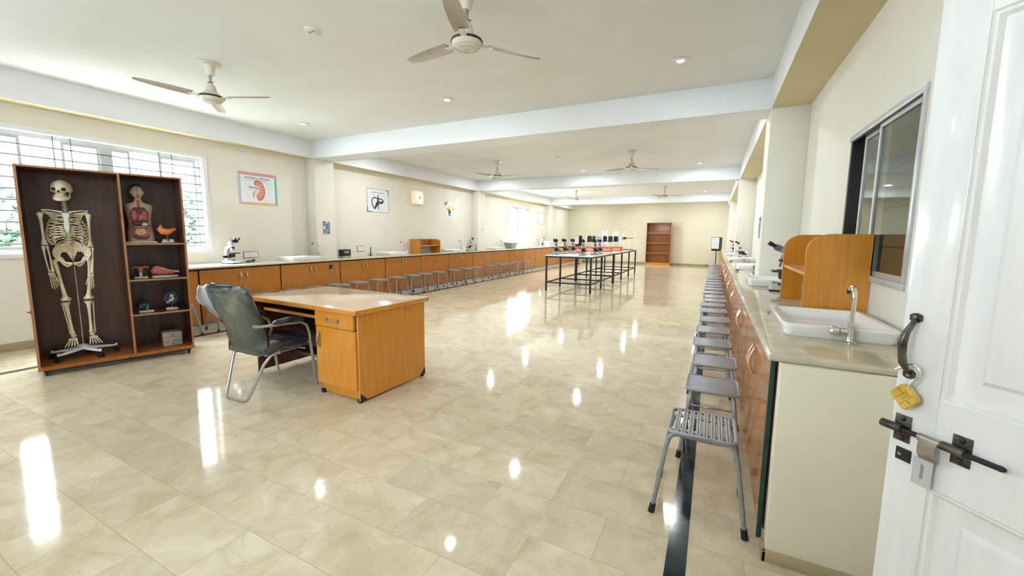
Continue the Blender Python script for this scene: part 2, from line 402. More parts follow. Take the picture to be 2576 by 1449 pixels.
for q in (1.35, 1.6, 1.85): b.tube([(XR+.16, y0, q), (XR+.16, y1, q)], .006, 6)
b.tube([(XR+.16, 3.6, z0), (XR+.16, 3.6, z1)], .008, 6)
obj('window_grill', b, M_grill, t)
# corridor beyond the right wall
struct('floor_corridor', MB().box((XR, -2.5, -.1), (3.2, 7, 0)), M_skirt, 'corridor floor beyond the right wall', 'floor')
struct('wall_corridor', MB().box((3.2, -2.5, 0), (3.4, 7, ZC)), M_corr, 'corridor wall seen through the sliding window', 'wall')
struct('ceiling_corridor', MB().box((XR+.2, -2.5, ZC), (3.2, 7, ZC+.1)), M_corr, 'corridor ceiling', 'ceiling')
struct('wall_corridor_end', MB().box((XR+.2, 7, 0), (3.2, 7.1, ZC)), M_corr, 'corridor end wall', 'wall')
struct('wall_corridor_near', MB().box((XR+.2, -2.6, 0), (3.2, -2.5, ZC)), M_corr, 'corridor end wall near the entrance', 'wall')  # unseen wall added to block sky light from reaching the door
# outside
struct('ground_outside', MB().box((-60, -20, -4.2), (XL-.6, 50, -4)), M_ground, 'bright ground outside the windows', 'ground')
def foliage(c, r, n, seed):
    random.seed(seed); b = MB()
    for i in range(n):
        d = Vector((random.gauss(0,1), random.gauss(0,1), random.gauss(0,1))).normalized() * random.uniform(.55, 1)
        p = Vector((c[0]+d.x*r[0], c[1]+d.y*r[1], c[2]+d.z*r[2]))
        u = Vector((random.gauss(0,1), random.gauss(0,1), random.gauss(0,1))).normalized(); v = u.orthogonal().normalized()
        s_ = random.uniform(.06, .15)
        b._f([b._v(p+u*s_), b._v(p+v*s_*.5), b._v(p-u*s_), b._v(p-v*s_*.5)])
    return b
for (c, r, lab, sd) in (((-12.5, 2.5, -1.0), (1.4, 1.8, 3.3), 'leafy green tree outside the left edge of the wide window', 1),
                        ((-13.0, 6.2, -.9), (1.4, 1.9, 3.5), 'leafy green tree outside, right of the skeleton cabinet', 2),
                        ((-15.0, 26.0, -1.6), (1.6, 2.8, 2.9), 'pale green tree outside the far left window', 3)):
    t = thing('tree', lab, 'tree', (c[0], c[1], -4), 0, 'trees outside the windows')
    obj('crown', foliage((0, 0, c[2]+4), r, 11000, sd), M_leaf, t)
    obj('trunk', MB().tube([(0,0,0), (.1,.05,1.6), (0,0,3.2)], .14, 8, rs=[.2,.14,.08]), M_woodshade, t)
random.seed(11)

# ---------------------------------------------------------------- ceiling: downlights, roses, fans
def downlight(x, y, label, power=8):
    t = thing('ceiling_downlight', label, 'ceiling light', (x, y, ZC), 0, 'recessed round ceiling lights')
    obj('trim_ring', MB().lathe([(.050,-.002),(.085,-.002),(.085,-.010),(.074,-.014),(.050,-.010)], 24), M_white, t)
    obj('lens', MB().lathe([(.001,-.004),(.072,-.004),(.072,-.009),(.001,-.011)], 24), M_dial, t)
    l = bpy.data.lights.new('downlight_lamp', 'AREA'); l.shape = 'DISK'; l.size = .10; l.energy = power; l.color = (.94, .98, 1)
    lo = bpy.data.objects.new('downlight_lamp', l); COL.objects.link(lo); lo.parent = t; lo.location = (0, 0, -.02)
    return t
bay = ['nearest bay', 'middle bay', 'far bay']; side = ['left', 'centre', 'right']
for bi, ys2 in enumerate(((.62, 4.46), (6.62, 10.55), (13.15, 17.05))):
    for ri, y in enumerate(ys2):
        for si, x in enumerate((-6.0, -3.2, -.40)):
            downlight(x, y, 'round ceiling light on the %s side of the %s, %s row' % (side[si], bay[bi], ('front','back')[ri]), (3, 14, 14)[bi])
for si, x in enumerate((-6.0, -3.2, -.40)): downlight(x, 19.8, 'round ceiling light on the %s side, hidden behind the last beam' % side[si], 17)  # unseen lamp row added to brighten the back wall
for y, lab in ((2.5, 'white round ceiling rose between the two nearest fans'), (8.57, 'white round ceiling rose in the middle bay')):
    b = MB(); b.lathe([(.001,-.001),(.06,-.001),(.058,-.010),(.045,-.016),(.001,-.016)], 24)
    o = tag(obj('ceiling_rose', b, M_white, loc=(-3.2, y, ZC)), lab, 'ceiling rose')
    b = MB(); b.lathe([(.001,-.016),(.012,-.016),(.012,-.022),(.001,-.022)], 12, (.02,0,0)); b.lathe([(.001,-.016),(.012,-.016),(.012,-.022),(.001,-.022)], 12, (-.02,0,0))
    obj('terminal', b, mat('grey_plastic', (.3,.3,.3), .5), o)

def make_fan():
    t = thing('ceiling_fan', 'x', 'ceiling fan', (0,0,ZC), 0, 'three-blade ceiling fans')
    obj('canopy', MB().lathe([(.001,-.001),(.105,-.001),(.105,-.006),(.070,-.014),(.050,-.016),(.050,-.022),(.046,-.06),(.036,-.105),(.032,-.120),(.001,-.120)], 28), M_fan, t)
    obj('downrod', MB().cyl((0,0,-.10), (0,0,-.245), .0125, n=12), M_steel, t)
    b = MB(); b.cyl((-.03,0,-.185), (.03,0,-.185), .006, n=8); obj('cotter_bolt', b, M_dsteel, t)
    b = MB(); b.lathe([(.001,-.20),(.022,-.20),(.034,-.215),(.045,-.235),(.05,-.275),(.066,-.292),(.07,-.30),(.10,-.318),(.112,-.330),(.001,-.332)], 32); obj('motor_housing', b, M_fan, t)
    b = MB(); b.lathe([(.001,-.328),(.114,-.328),(.117,-.336),(.114,-.344),(.001,-.344)], 32); obj('black_band', b, M_black, t)
    b = MB(); b.lathe([(.001,-.342),(.110,-.342),(.108,-.352),(.090,-.374),(.060,-.388),(.03,-.394),(.001,-.395)], 32)
    lower = obj('lower_cover', b, M_fan, t)
    b = MB()
    for r, z in ((.088,-.3765),(.062,-.389)): b.tube([(r*math.cos(a*PI/14), r*math.sin(a*PI/14), z) for a in range(28)], .0014, 5, closed=True)
    obj('groove_rings', b, M_blade, lower)
    b = MB(); b.lathe([(.001,-.392),(.014,-.392),(.014,-.400),(.001,-.401)], 14); obj('cap_screw', b, M_chrome, lower)
    for k in range(3):
        a = 2*PI*k/3; ar = MB(); ar.M = Matrix.Rotation(a, 4, 'Z')
        ar.box((.09,-.022,-.345), (.20,.022,-.341), .001); arm = None
        bl = MB(); bl.M = Matrix.Rotation(a, 4, 'Z')
        rs = []
        for i in range(9):
            q = i/8; r = .17 + .45*q; w = .052 + .012*math.sin(q*PI) - .016*q; tw = math.radians(13 - 6*q)
            if i == 8: w *= .72
            ring = []
            for (u, v) in ((-1,0),(-.5,.006),(0,.009),(.5,.006),(1,0),(.5,.004),(0,.007),(-.5,.004)):
                yy, zz = u*w, v; ring.append((r, yy*math.cos(tw)-zz*math.sin(tw), -.337+yy*math.sin(tw)+zz*math.cos(tw)))
            rs.append(ring)
        bl.rings(rs)
        blade = obj('blade', bl, M_blade, t); obj('blade_arm', ar, M_fan, blade)
    return t
fan = make_fan()
spots = [(-4.80, 2.52, 24, 'cream ceiling fan nearest the left window'), (-1.70, 2.62, 52, 'cream ceiling fan with its canopy cut off by the top of the photo'),
         (-4.72, 8.58, 8, 'ceiling fan on the left of the middle bay'), (-1.60, 8.60, 40, 'ceiling fan on the right of the middle bay'),
         (-4.85, 15.1, 15, 'small distant ceiling fan on the left of the far bay'), (-1.62, 14.95, 0, 'small distant ceiling fan on the right of the far bay')]
for i, (x, y, a, lab) in enumerate(spots):
    if i == 0: fan.location = (x, y, ZC); fan.rotation_euler = (0,0,math.radians(a)); fan['label'] = lab
    else: dup(fan, (x, y, ZC), math.radians(a), lab)

# ================================================================ COUNTERS AND BASE CABINETS
ORD = ['first','second','third','fourth','fifth','sixth','seventh','eighth','ninth','tenth','eleventh','twelfth','thirteenth','fourteenth','fifteenth','sixteenth','seventeenth','eighteenth','nineteenth','twentieth','twenty-first','twenty-second','twenty-third','twenty-fourth','twenty-fifth','twenty-sixth']
PIL = ((5.352, 5.802), (11.352, 11.802), (17.872, 18.282))
def slab(xf, xp, xw, y0, y1, z0, z1, sinks=()):
    """counter top: front strip plus the bays behind it between the pillars"""
    b = MB(); xs = (min(xf, xp), max(xf, xp))
    pts = [(y0, 0)]
    segs = []; y = y0
    for a, c in PIL: segs.append((y, a)); y = c
    segs.append((y, y1))
    out = [(xf, y0), (xf, y1), (xw, y1)]
    for a, c in PIL[::-1]: out += [(xw, c), (xp, c), (xp, a), (xw, a)]
    out += [(xw, y0)]
    b.prism(out, lambda p, q: (p, q, z0), lambda p, q: (p, q, z1))
    bmesh.ops.recalc_face_normals(b.bm, faces=b.bm.faces)
    es = [e for e in b.bm.edges if all(abs(v.co.x - xf) < 1e-4 for v in e.verts) or all(abs(v.co.y - y0) < 1e-4 for v in e.verts) and abs(e.verts[0].co.z - e.verts[1].co.z) < 1e-5]
    bmesh.ops.bevel(b.bm, geom=es, offset=.012, segments=4, affect='EDGES', profile=.5)
    return b
o = obj('countertop', slab(-6.44, -6.948, XL+.001, 2.44, YB-.002, .87, .90), M_slab)
tag(o, 'long beige granite countertop running along the left wall', 'countertop')
o = obj('countertop', slab(.235, .478, XR-.001, 1.955, YB-.002, .882, .912), M_slab)
tag(o, 'beige granite countertop along the right wall, with the open end nearest the door', 'countertop')
# masonry end walls that carry the slabs
b = MB(); b.box((.283, 1.935, 0), (XR-.001, 2.015, .881), .003); o = obj('counter_end_wall', b, M_wall2); tag(o, 'cream masonry end wall under the near end of the right countertop', 'counter end')
bb = MB(); bb.box((.268, 1.918, 0), (XR-.02, 1.935, .05), .003); bb.box((.268, 1.918, 0), (.283, 2.01, .05), .002); obj('skirting', bb, M_skirt, o)
b = MB(); b.box((XL+.001, 2.45, 0), (-6.50, 2.52, .869), .003); o = obj('counter_end_wall', b, M_wall); tag(o, 'cream end wall under the left countertop, hidden behind the tall display cabinet', 'counter end')

def bow_handle(sx, y, z, L, m, parent):
    """bow shaped pull; sx = outward x sign, local coordinates"""
    b = MB(); pts = []; rs = []
    for i in range(13):
        q = i/12; pts.append((sx*(.004 + .026*math.sin(PI*q)), y, z + L*(q-.5))); rs.append(.0055 + .0045*math.sin(PI*q))
    b.tube(pts, .006, 8, rs=rs)
    for e in (-1, 1): b.cyl((0, y, z+e*L*.47), (sx*.010, y, z+e*L*.47), .008, n=10)
    return obj('handle', b, m, parent)
def make_unit(name, sx, w, depth, ztop, hz, HL, door_m, edge_m, label, group, loc):
    """sx: +1 front looks to +x. origin at the floor, front plane x=0, y from 0 to w"""
    t = thing(name, label, 'cabinet', loc, 0, group)
    b = MB(); b.box((-sx*.022, .004, .075), (-sx*depth, w-.004, ztop)); obj('body', b, M_woodshade, t)
    b = MB(); b.box((-sx*.06, .0, 0), (-sx*depth, w, .074)); obj('plinth', b, M_wall, t)
    top = ztop - .012
    for k in range(2):
        y0_, y1_ = (.017, w/2-.0015) if k == 0 else (w/2+.0015, w-.017)
        d = MB(); d.box((-sx*.021, y0_, .085), (-sx*.001, y1_, top), .0015, 1)
        do = obj('door', d, door_m, t)
        e = MB(); g = .0035
        e.box((-sx*.020, y0_-g+.0005, .085), (0, y0_+.0005, top)); e.box((-sx*.020, y1_-.0005, .085), (0, y1_+g-.0005 if k else y1_+.0003, top))
        e.box((-sx*.020, y0_, top-.0005), (0, y1_, top+g-.0005))
        obj('edge_band', e, edge_m, do)
        yy = w/2 + (-.045 if k == 0 else .045)
        bow_handle(sx, yy, hz, HL, M_copper, do)
    return t
wl = 1.2
U0 = make_unit('base_cabinet', 1, wl, .47, .855, .735, .115, M_wood2, M_edge, '', 'wooden base cabinets under the left countertop', (-6.47, 3.065, 0))
t = thing('base_cabinet', 'single-door wooden cabinet at the near end of the left counter, beside the tall display cabinet', 'cabinet', (-6.47, 2.53, 0), 0, 'wooden base cabinets under the left countertop')
bb = MB(); bb.box((-.022,.004,.075), (-.47,.53,.855)); obj('body', bb, M_woodshade, t)
bb = MB(); bb.box((-.06,0,0), (-.47,.53,.074)); obj('plinth', bb, M_wall, t)
bb = MB(); bb.box((-.021,.008,.085), (0,.524,.843), .0015, 1); obj('door', bb, M_wood2, t)
n = 0
y = 3.065; lst = []
while y + wl < YB: lst.append(y); y += wl
seenl = []
for i, y in enumerate(lst):
    lab = '%s double-door cabinet of the left counter, counted from the display cabinet' % ORD[i]
    if i == 0: U0['label'] = lab; U = U0
    else: U = dup(U0, (-6.47, y, 0), 0, lab)
    seenl.append(U)
# padlocked hasp / black keypad on the second unit's right door
lk = MB(); lk.box((0, .955, .715), (.012, 1.015, .80), .002)
o2 = obj('door_lock', lk, M_black, seenl[1]); q = MB(); q.ell((.012, .985, .705), (.01,.016,.018)); obj('lock_knob', q, M_bonel, o2)

wr = 1.335
UR = make_unit('base_cabinet', -1, wr, .215, .868, .685, .17, M_wood2, M_edge, '', 'wooden base cabinets under the right countertop', (.258, 2.03, 0))
# left-open end door edge in dark green
first = UR
y = 2.03; i = 0
rights = []
while y + wr < YB:
    lab = '%s double-door cabinet of the right counter, counted from the counter end near the door' % ORD[i]
    if i == 0: UR['label'] = lab; rights.append(UR)
    else: rights.append(dup(UR, (.258, y, 0), 0, lab))
    y += wr; i += 1
e = MB(); e.box((-.002, -.004, .03), (.018, .012, .866), .002); obj('dark_edge_strip', e, M_teal, UR)
# handles on the right unit belong on the +y pair; bodies sit behind x=.28

# ---------------------------------------------------------------- sinks and taps
def make_sink(L, Wd):
    t = thing('sink', '', 'sink')
    def ring(w, h, r, z, dx=0, dy=0): return [(p[0]+dx, p[1]+dy, z) for p in rrect(w, h, r, 5)]
    b = MB()
    b.rings([ring(Wd-.03, L-.03, .03, 0), ring(Wd-.012, L-.012, .035, .012), ring(Wd-.01, L-.01, .035, .040), ring(Wd, L, .035, .050), ring(Wd, L, .035, .060), ring(Wd-.008, L-.008, .033, .066),
             ring(Wd-.055, L-.055, .03, .066), ring(Wd-.066, L-.066, .028, .060), ring(Wd-.085, L-.085, .04, .034), ring(Wd-.11, L-.11, .05, .018), ring(Wd-.16, L-.16, .06, .010), ring(Wd-.24, L-.24, .05, .007)])
    obj('basin', b, M_ceramic, t)
    b = MB(); b.lathe([(.001,.0085),(.022,.0085),(.024,.0075),(.024,.006)], 20); obj('drain', b, M_chrome, t)
    return t
def make_tap():
    """spout reaches +y"""
    t = thing('tap', '', 'tap')
    b = MB(); b.lathe([(.001,0),(.024,0),(.025,.006),(.016,.010),(.0145,.014),(.0145,.075),(.0175,.078),(.0175,.096),(.0135,.10),(.001,.10)], 20); obj('tap_body', b, M_chrome, t)
    b = MB(); pts = [(0,0,.09),(0,-.002,.15)] + [(0, .045-.047*math.cos(a), .215+.047*math.sin(a)) for a in [PI*i/10 for i in range(9)]]
    b.tube(pts, .0095, 12); obj('spout', b, M_chrome, t)
    b = MB(); p, q = Vector(pts[-1]), Vector(pts[-2]); d = (p-q).normalized(); b.cyl(p-d*.004, p+d*.020, .0115, .009, 12); obj('nozzle', b, M_dsteel, t)
    b = MB(); b.cyl((-.012,0,.055), (-.042,0,.055), .012, .016, 14); b.lathe([(.001,-.085),(.014,-.083),(.021,-.072),(.020,-.058),(.014,-.044),(.001,-.042)], 10, (0,0,.055), 'x'); obj('tap_knob', b, M_chrome, t)
    return t
SK = make_sink(.60, .46); TP = make_tap()
SK.location = (.57, 2.68, .9125); SK['label'] = 'white rectangular ceramic sink at the near end of the right counter'; SK['group'] = 'white ceramic sinks'
TP.location = (.60, 2.345, .9125); TP['label'] = 'chrome swan-neck tap with round knob beside the nearest right sink'; TP['group'] = 'chrome swan-neck taps'
for i, y in enumerate((4.98, 7.38, 9.75, 12.6, 15.0)):
    dup(SK, (.57, y, .9125), 0, 'white sink on the right counter, %s from the near end' % ORD[i+1])
    dup(TP, (.62, y-.345, .9125), 0, 'chrome tap on the right counter, %s from the near end' % ORD[i+1])
for i, (y, ty) in enumerate(((4.87, 5.23), (7.23, 7.62), (9.73, 10.10), (12.30, 12.70), (14.75, 15.15), (19.0, 19.4))):
    dup(SK, (-6.80, y, .9005), 0, 'white sink on the left counter, %s from the near end' % ORD[i])
    dup(TP, (-6.78 if ty < 5.3 or ty > 6 else -6.72, ty, .9005), PI, 'chrome tap on the left counter, %s from the near end' % ORD[i], scale=1.25)
# ---------------------------------------------------------------- counter book racks
def make_rack():
    """back against x=0, front towards -x, length along y from 0"""
    L, D, H, sh = .88, .315, .515, .43
    t = thing('counter_shelf_rack', '', 'shelf rack')
    prof = [(0,0),(-D,0),(-D,sh-.02)]
    c = (-D+.13, sh-.045); 
    prof += [(-D+.125-.125*math.cos(a), sh-.02+ (H-sh+.02)*math.sin(a)) for a in [PI/2*i/8 for i in range(1,9)]] + [(0,H)]
    for k, y in enumerate((0, L-.018)):
        b = MB(); b.prism(prof, lambda p, q: (p, y, q), lambda p, q: (p, y+.018, q))
        s_ = obj('side_panel', b, M_wood, t)
        eb = MB(); front = [p for p in prof[1:-1]]
        for p0, p1 in zip(front[:-1], front[1:]+[]):
            eb.tube([(p0[0]-.0005, y+.009, p0[1]), (p1[0]-.0005, y+.009, p1[1])], .009, 4)
        # flat pale banding instead of round: squash in x
        eb.bm.free(); eb = MB(); w = .0015
        A = [(p[0]-w, p[1]+ (w if p[1] > sh else 0)) for p in front]
        for p0, p1 in zip(A[:-1], A[1:]):
            v = [eb._v((p0[0], y, p0[1])), eb._v((p1[0], y, p1[1])), eb._v((p1[0], y+.018, p1[1])), eb._v((p0[0], y+.018, p0[1]))]; eb._f(v)
        obj('edge_band', eb, M_edge, s_)
    b = MB(); b.box((-D+.005, .018, .255), (-.018, L-.018, .275)); obj('shelf', b, M_edge, t)
    b = MB(); b.box((-.018, .018, .275), (0, L-.018, H-.002)); obj('back_panel', b, M_woodb, t)
    return t
RK = make_rack(); RK.location = (XR-.008, 3.02, .9125); RK['label'] = 'open wooden shelf rack with rounded shoulders on the near right counter below the window'; RK['group'] = 'wooden counter shelf racks'
rk2 = dup(RK, (XL+.008, 9.20, .9005), PI, 'open wooden shelf rack on the left counter between two sinks'); rk2.scale = (1.05, 1.0, .70)

# ================================================================ STOOLS
def make_stool():
    t = thing('stool', '', 'stool', group='grey slatted metal stools')
    w = .30; b = MB()
    b.tube([(p[0], p[1], .437) for p in rrect(w, w, .035, 5)], .0095, 8, closed=True); obj('seat_frame', b, M_gpaint, t)
    b = MB(); n_ = 8; pitch = (w-.035)/n_
    for i in range(n_):
        y = -w/2 + .0175 + pitch*(i+.5)
        for e in (-1, 1): b.box((-w/2+.006, y+e*.0062-.0056, .433), (w/2-.006, y+e*.0062+.0056, .4445), .003, 2)
    obj('seat_slats', b, M_slat, t)
    b = MB(); 
    for x in (-.09, .09): b.box((x-.012, -w/2+.005, .424), (x+.012, w/2-.005, .4325))
    obj('slat_support', b, M_gpaint, t)
    for sx in (-1, 1):
        def P(y, z): return (sx*(.118 + .052*(.42-z)/.42), y, z)
        pts = [P(-.205, .03), P(-.160, .34)] + [P(-.105-.045*math.cos(a)*1.0, .375+.042*math.sin(a)) for a in [PI/2*i/5 for i in range(1,6)]]
        pts += [(p[0], -p[1], p[2]) for p in pts[::-1]]
        b = MB(); b.tube(pts, .0115, 9)
        lf = obj('leg_frame', b, M_gpaint, t)
        for sy in (-1, 1):
            f = MB(); f.cyl(P(sy*.209, .0), P(sy*.2025, .045), .0165, .0145, 10); obj('rubber_foot', f, M_rubber, lf)
    for sy in (-1, 1):
        x = .118+.052*(.42-.13)/.42; y = sy*.189
        b = MB(); b.tube([(-x,y,.13),(-x+.09,y,.13),(-x+.10,y,.13),(x-.10,y,.13),(x-.09,y,.13),(x,y,.13)], .008, 8, rs=[.0065,.0065,.010,.010,.0065,.0065]); obj('stretcher', b, M_gpaint, t)
    return t
ST = make_stool(); ST.location = (.005, 2.20, 0); ST.rotation_euler = (0,0,PI/2)
ST['label'] = 'grey slatted stool nearest the camera in the right row, standing over the black strip'
RY = [2.85,3.42,4.03,4.60,5.20,5.83,6.34,6.82,7.28,7.80,8.33,8.80,9.32,9.92,10.53,11.08,11.6,12.15,12.7,13.35,14.1,14.8,15.5]
JX = [.048,.06,.04,.045,.06,.05,.04,.07,.06,.05,.06,.05,.07,.05,.06,.04,.06,.05,.06,.05,.06,.05,.06]
for i, y in enumerate(RY):
    dup(ST, (JX[i], y, 0), random.uniform(-.03,.03), 'grey slatted stool in the right row, %s from the near end' % ORD[i+1])
LY = [2.68,3.30,3.83,4.31,4.78,5.24,5.70,6.23,6.80,7.30,7.76,8.28,8.97,9.58,10.07,11.0,11.65,12.25,12.86,13.67]
for i, y in enumerate(LY):
    dup(ST, (-6.268+random.uniform(-.01,.01), y, 0), random.uniform(-.04,.04), 'grey slatted stool in the left row, %s from the display cabinet' % ORD[i])

# ================================================================ DESK
D_ = thing('office_desk', 'large orange wooden office desk with pale reflective top, drawer and cupboard door', 'desk', (-3.245, 2.71, 0), math.radians(-2.2))
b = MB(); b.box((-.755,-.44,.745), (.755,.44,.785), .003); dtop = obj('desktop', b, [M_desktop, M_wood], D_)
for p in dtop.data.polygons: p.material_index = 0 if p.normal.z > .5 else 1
b = MB(); b.box((.715,-.395,.016), (.733,.395,.745), .001, 1); spn = obj('side_panel', b, M_wood, D_)
b = MB(); b.box((.715,-.3965,.035), (.733,-.3949,.745)); obj('edge_band', b, M_edge, spn)
b = MB(); b.box((.225,-.37,.035), (.243,.395,.745), .001, 1); obj('side_panel', b, M_wood, D_)
b = MB(); b.box((.243,-.372,.014), (.715,-.355,.095), .001, 1); obj('plinth', b, M_wood, D_)
b = MB(); b.box((.243,-.355,.095), (.715,.38,.113)); b.box((.243,.38,.095), (.715,.395,.745)); b.box((.243,-.36,.73),(.715,.38,.745)); b.box((.70,-.37,.60),(.714,-.36,.745)); obj('carcass', b, M_woodshade, D_)
b = MB(); b.box((.222,-.418,.612), (.700,-.396,.742), .0015, 1); dr = obj('drawer', b, M_wood, D_)
b = MB(); b.box((.24,-.394,.625), (.69,.2,.63)); b.box((.24,-.396,.63),(.25,.2,.72)); b.box((.68,-.396,.63),(.69,.2,.72)); obj('drawer_box', b, M_edge, dr)
b = MB(); b.box((.375,-.424,.660), (.395,-.4185,.690)); b.box((.515,-.424,.660), (.530,-.4185,.690)); b.tube([(.38,-.421,.675),(.385,-.436,.675),(.40,-.442,.675),(.515,-.442,.675),(.525,-.436,.675),(.527,-.421,.675)], .0065, 8); obj('drawer_handle', b, M_steel, dr)
b = MB(); b.box((.222,-.413,.105), (.712,-.393,.606), .0015, 1); dd = obj('cupboard_door', b, M_wood, D_)
b = MB(); pts = [(.27,-.415-.026*math.sin(PI*i/12), .42+.14*i/12) for i in range(13)]; b.tube(pts, .007, 8, rs=[.006+.004*math.sin(PI*i/12) for i in range(13)]); obj('door_handle', b, M_steel, dd)
b = MB(); b.box((-.733,-.395,.035), (-.715,.395,.745), .001, 1); obj('side_panel', b, M_woodshade, D_)
b = MB(); b.box((-.715,.33,.22), (.225,.348,.745)); obj('modesty_panel', b, M_woodshade, D_)
b = MB(); b.box((-.715,-.30,.638), (.222,.05,.655), .001, 1); kt = obj('keyboard_tray', b, M_woodshade, D_)
b = MB(); b.box((-.715,-.317,.633), (.222,-.30,.660), .001, 1); obj('tray_edge', b, M_edge, kt)
b = MB(); b.box((-.715,-.06,.155), (.225,.12,.172), .001, 1); b.box((-.715,-.075,.145), (.225,-.06,.178), .001, 1); obj('foot_shelf', b, M_steel, D_)
for x in (.706, .245, -.728):
    for y in (-.38, .375):
        b = MB(); s = 1 if y > 0 else -1
        b.box((x-.012, y-.014, .0), (x+.022, y+.014, .036), .004)
        if x > .5: b.prism([(y+.016*s, .02), (y+.016*s, .085), (y-.055*s, .02)], lambda p, q: (.7335, p, q), lambda p, q: (.7375, p, q))
        obj('corner_foot', b, M_rubber, D_)
b = MB()
for y in (.14, .19): b.tube([(.7335, y+.013*math.cos(a), .70+.013*math.sin(a)) for a in [2*PI*i/16 for i in range(16)]], .0016, 5, closed=True)
obj('ring_marks', b, M_woodb, D_)

# ================================================================ CHAIR (visitor chair wrapped in film)
CH = thing('office_chair', 'navy padded armchair wrapped in cloudy plastic film with silver tube frame', 'chair', (-3.50, 2.12, 0), math.radians(2))
# local: faces +y; origin under the seat
def cushion(W0, W1, pts, th, rcorner=.05, nx=9, bulge=.02):
    """padded slab along a spine of (y,z) points, width W0 -> W1"""
    P = [Vector((0, *p)) for p in pts]; n_ = len(P); b = MB(); rs = []
    for i in range(n_):
        a = P[max(i-1,0)]; c = P[min(i+1,n_-1)]; tdir = (c-a).normalized(); nrm = Vector((0, -tdir.z, tdir.y))
        q = i/(n_-1); w = (W0+(W1-W0)*q)/2; e = min(q, 1-q); k = 1 if e > .08 else .86 + .14*math.sin(e/.08*PI/2); w *= k
        t2 = th/2*(1 if e > .10 else .62+.38*math.sin(e/.10*PI/2)); ring = []
        for j in range(16):
            an = 2*PI*j/16; cx, sy = math.cos(an), math.sin(an)
            X = math.copysign(abs(cx)**.38, cx)*w; Y = math.copysign(abs(sy)**.62, sy)*t2*(1+bulge*10*(1-abs(X)/w)*.3)
            ring.append(P[i] + Vector((X, 0, 0)) + nrm*Y)
        rs.append(ring)
    return b.rings(rs)
sp = []
for i in range(13):
    q = i/12; z = .395 + .555*q; y = -.125 - .03*q - .115*q*q + .012*math.sin(q*PI*2); sp.append((y, z))
bk = obj('backrest', cushion(.455, .50, sp, .075), M_leather, CH, sharp=60)
# film hugging the back: offset shell, creased
sp2 = [(p[0]-.012, p[1]) for p in sp]
fb = cushion(.47, .525, [(sp2[0][0]+.01, sp2[0][1]-.015)] + sp2 + [(sp2[-1][0]-.01, sp2[-1][1]+.012)], .085)
random.seed(5)
for v in fb.bm.verts: v.co += Vector((random.uniform(-.007,.007), random.uniform(-.006,.004), random.uniform(-.006,.006)))
fo = obj('plastic_film', fb, [M_film, M_leather], bk, sharp=80)
for p in fo.data.polygons:
    if p.normal.y > .25: p.material_index = 1
# loose white flap of the bag at the top left corner
b = MB(); rows = []
for i in range(11):
    q = i/10; L_ = (.055 + .045*math.sin(PI*min(1,q*1.5)) if q < .67 else .055*(1-q)/.33)
    L_ = max(L_, .004) + (.008 if i % 2 else 0); zc = .965 - .30*q; yy = -.285 + .10*q
    rows.append([(-.215-.012*q-.055*math.sin(k*.5)+.008*math.sin(k*1.3+i), yy-(L_+.01)*k/5, zc+.010*math.sin(k*2.1+i*1.7)-.01*k/5) for k in range(6)])
for i in range(10):
    for k in range(5): b._f([b._v(rows[i][k]), b._v(rows[i][k+1]), b._v(rows[i+1][k+1]), b._v(rows[i+1][k])])
bmesh.ops.remove_doubles(b.bm, verts=b.bm.verts, dist=1e-5)
fl = obj('film_flap', b, mat('white_plastic_sheet', (.72,.75,.82), .35), bk, sharp=80)
sm = fl.modifiers.new('thick', 'SOLIDIFY'); sm.thickness = .003
b = MB(); b.tube([(-.12,-.285,.958),(-.02,-.287,.964),(.08,-.285,.958)], .012, 8); obj('top_slot', b, M_black, bk)
sq = [(-.17+.45*i/10, .405+.035*math.sin(PI*i/10)*.6+.012*i/10) for i in range(11)]
st = obj('seat_cushion', cushion(.48, .50, [(p[0], p[1]) for p in sq], .10), M_leather, CH, sharp=60)
fs = cushion(.49, .515, [(p[0], p[1]+.004) for p in sq], .108)
for v in fs.bm.verts: v.co += Vector((random.uniform(-.005,.005), random.uniform(-.005,.005), random.uniform(-.004,.006)))
M_wrap = noisy('glossy_wrapped_navy', (.006,.015,.035), (.03,.05,.08), 9, .14, coat=1, bump=1.0, bscale=16)
obj('plastic_film', fs, M_wrap, st, sharp=80)
# tube frame: rear loop, arms with front legs
b = MB()
rear = [(-.235,-.10,.40),(-.215,-.145,.30),(-.165,-.235,.06),(-.155,-.25,.025),(-.125,-.262,.013),(.085,-.262,.013),(.125,-.25,.025),(.14,-.235,.06),(.20,-.145,.30),(.225,-.10,.37),(.235,-.03,.39)]
b.tube([(-.24,-.03,.41)]+rear, .0125, 10); rl = obj('rear_leg_loop', b, M_tube, CH)
for x in (-.09, .05):
    f = MB(); f.cyl((x,-.262,0), (x,-.262,.006), .009, n=10); obj('glide', f, M_rubber, rl)
for sx in (-1, 1):
    b = MB(); X = sx*.262
    pts = [(X, .30, .012), (X, .285, .12), (X, .262, .35), (X, .25, .50), (X, .225, .575), (X, .17, .612), (X, .05, .622), (X, -.10, .632), (X, -.20, .642), (sx*.245, -.245, .650)]
    pts = pts if sx > 0 else pts[:-2]
    b.tube(pts, .0125, 10); af = obj('arm_frame', b, M_tube, CH)
    f = MB(); f.cyl((X,.301,0), (X,.299,.02), .0155, n=10); obj('glide', f, M_tube, af)
    p = MB(); p.tube([(X,.20,.625),(X,.16,.645),(X,.04,.655),(X,-.06,.65),(X,-.09,.642)], .024, 10, rs=[.010,.024,.027,.024,.012]); obj('arm_pad', p, M_wrap, af)
b = MB(); b.tube([(-.25,.20,.365),(.25,.20,.365)], .010, 8); b.tube([(-.24,-.03,.375),(.24,-.03,.375)], .010, 8)
for x in (-.19,.19): b.tube([(x,-.12,.372),(x,.22,.372)], .010, 8)
obj('seat_frame', b, M_tube, CH)

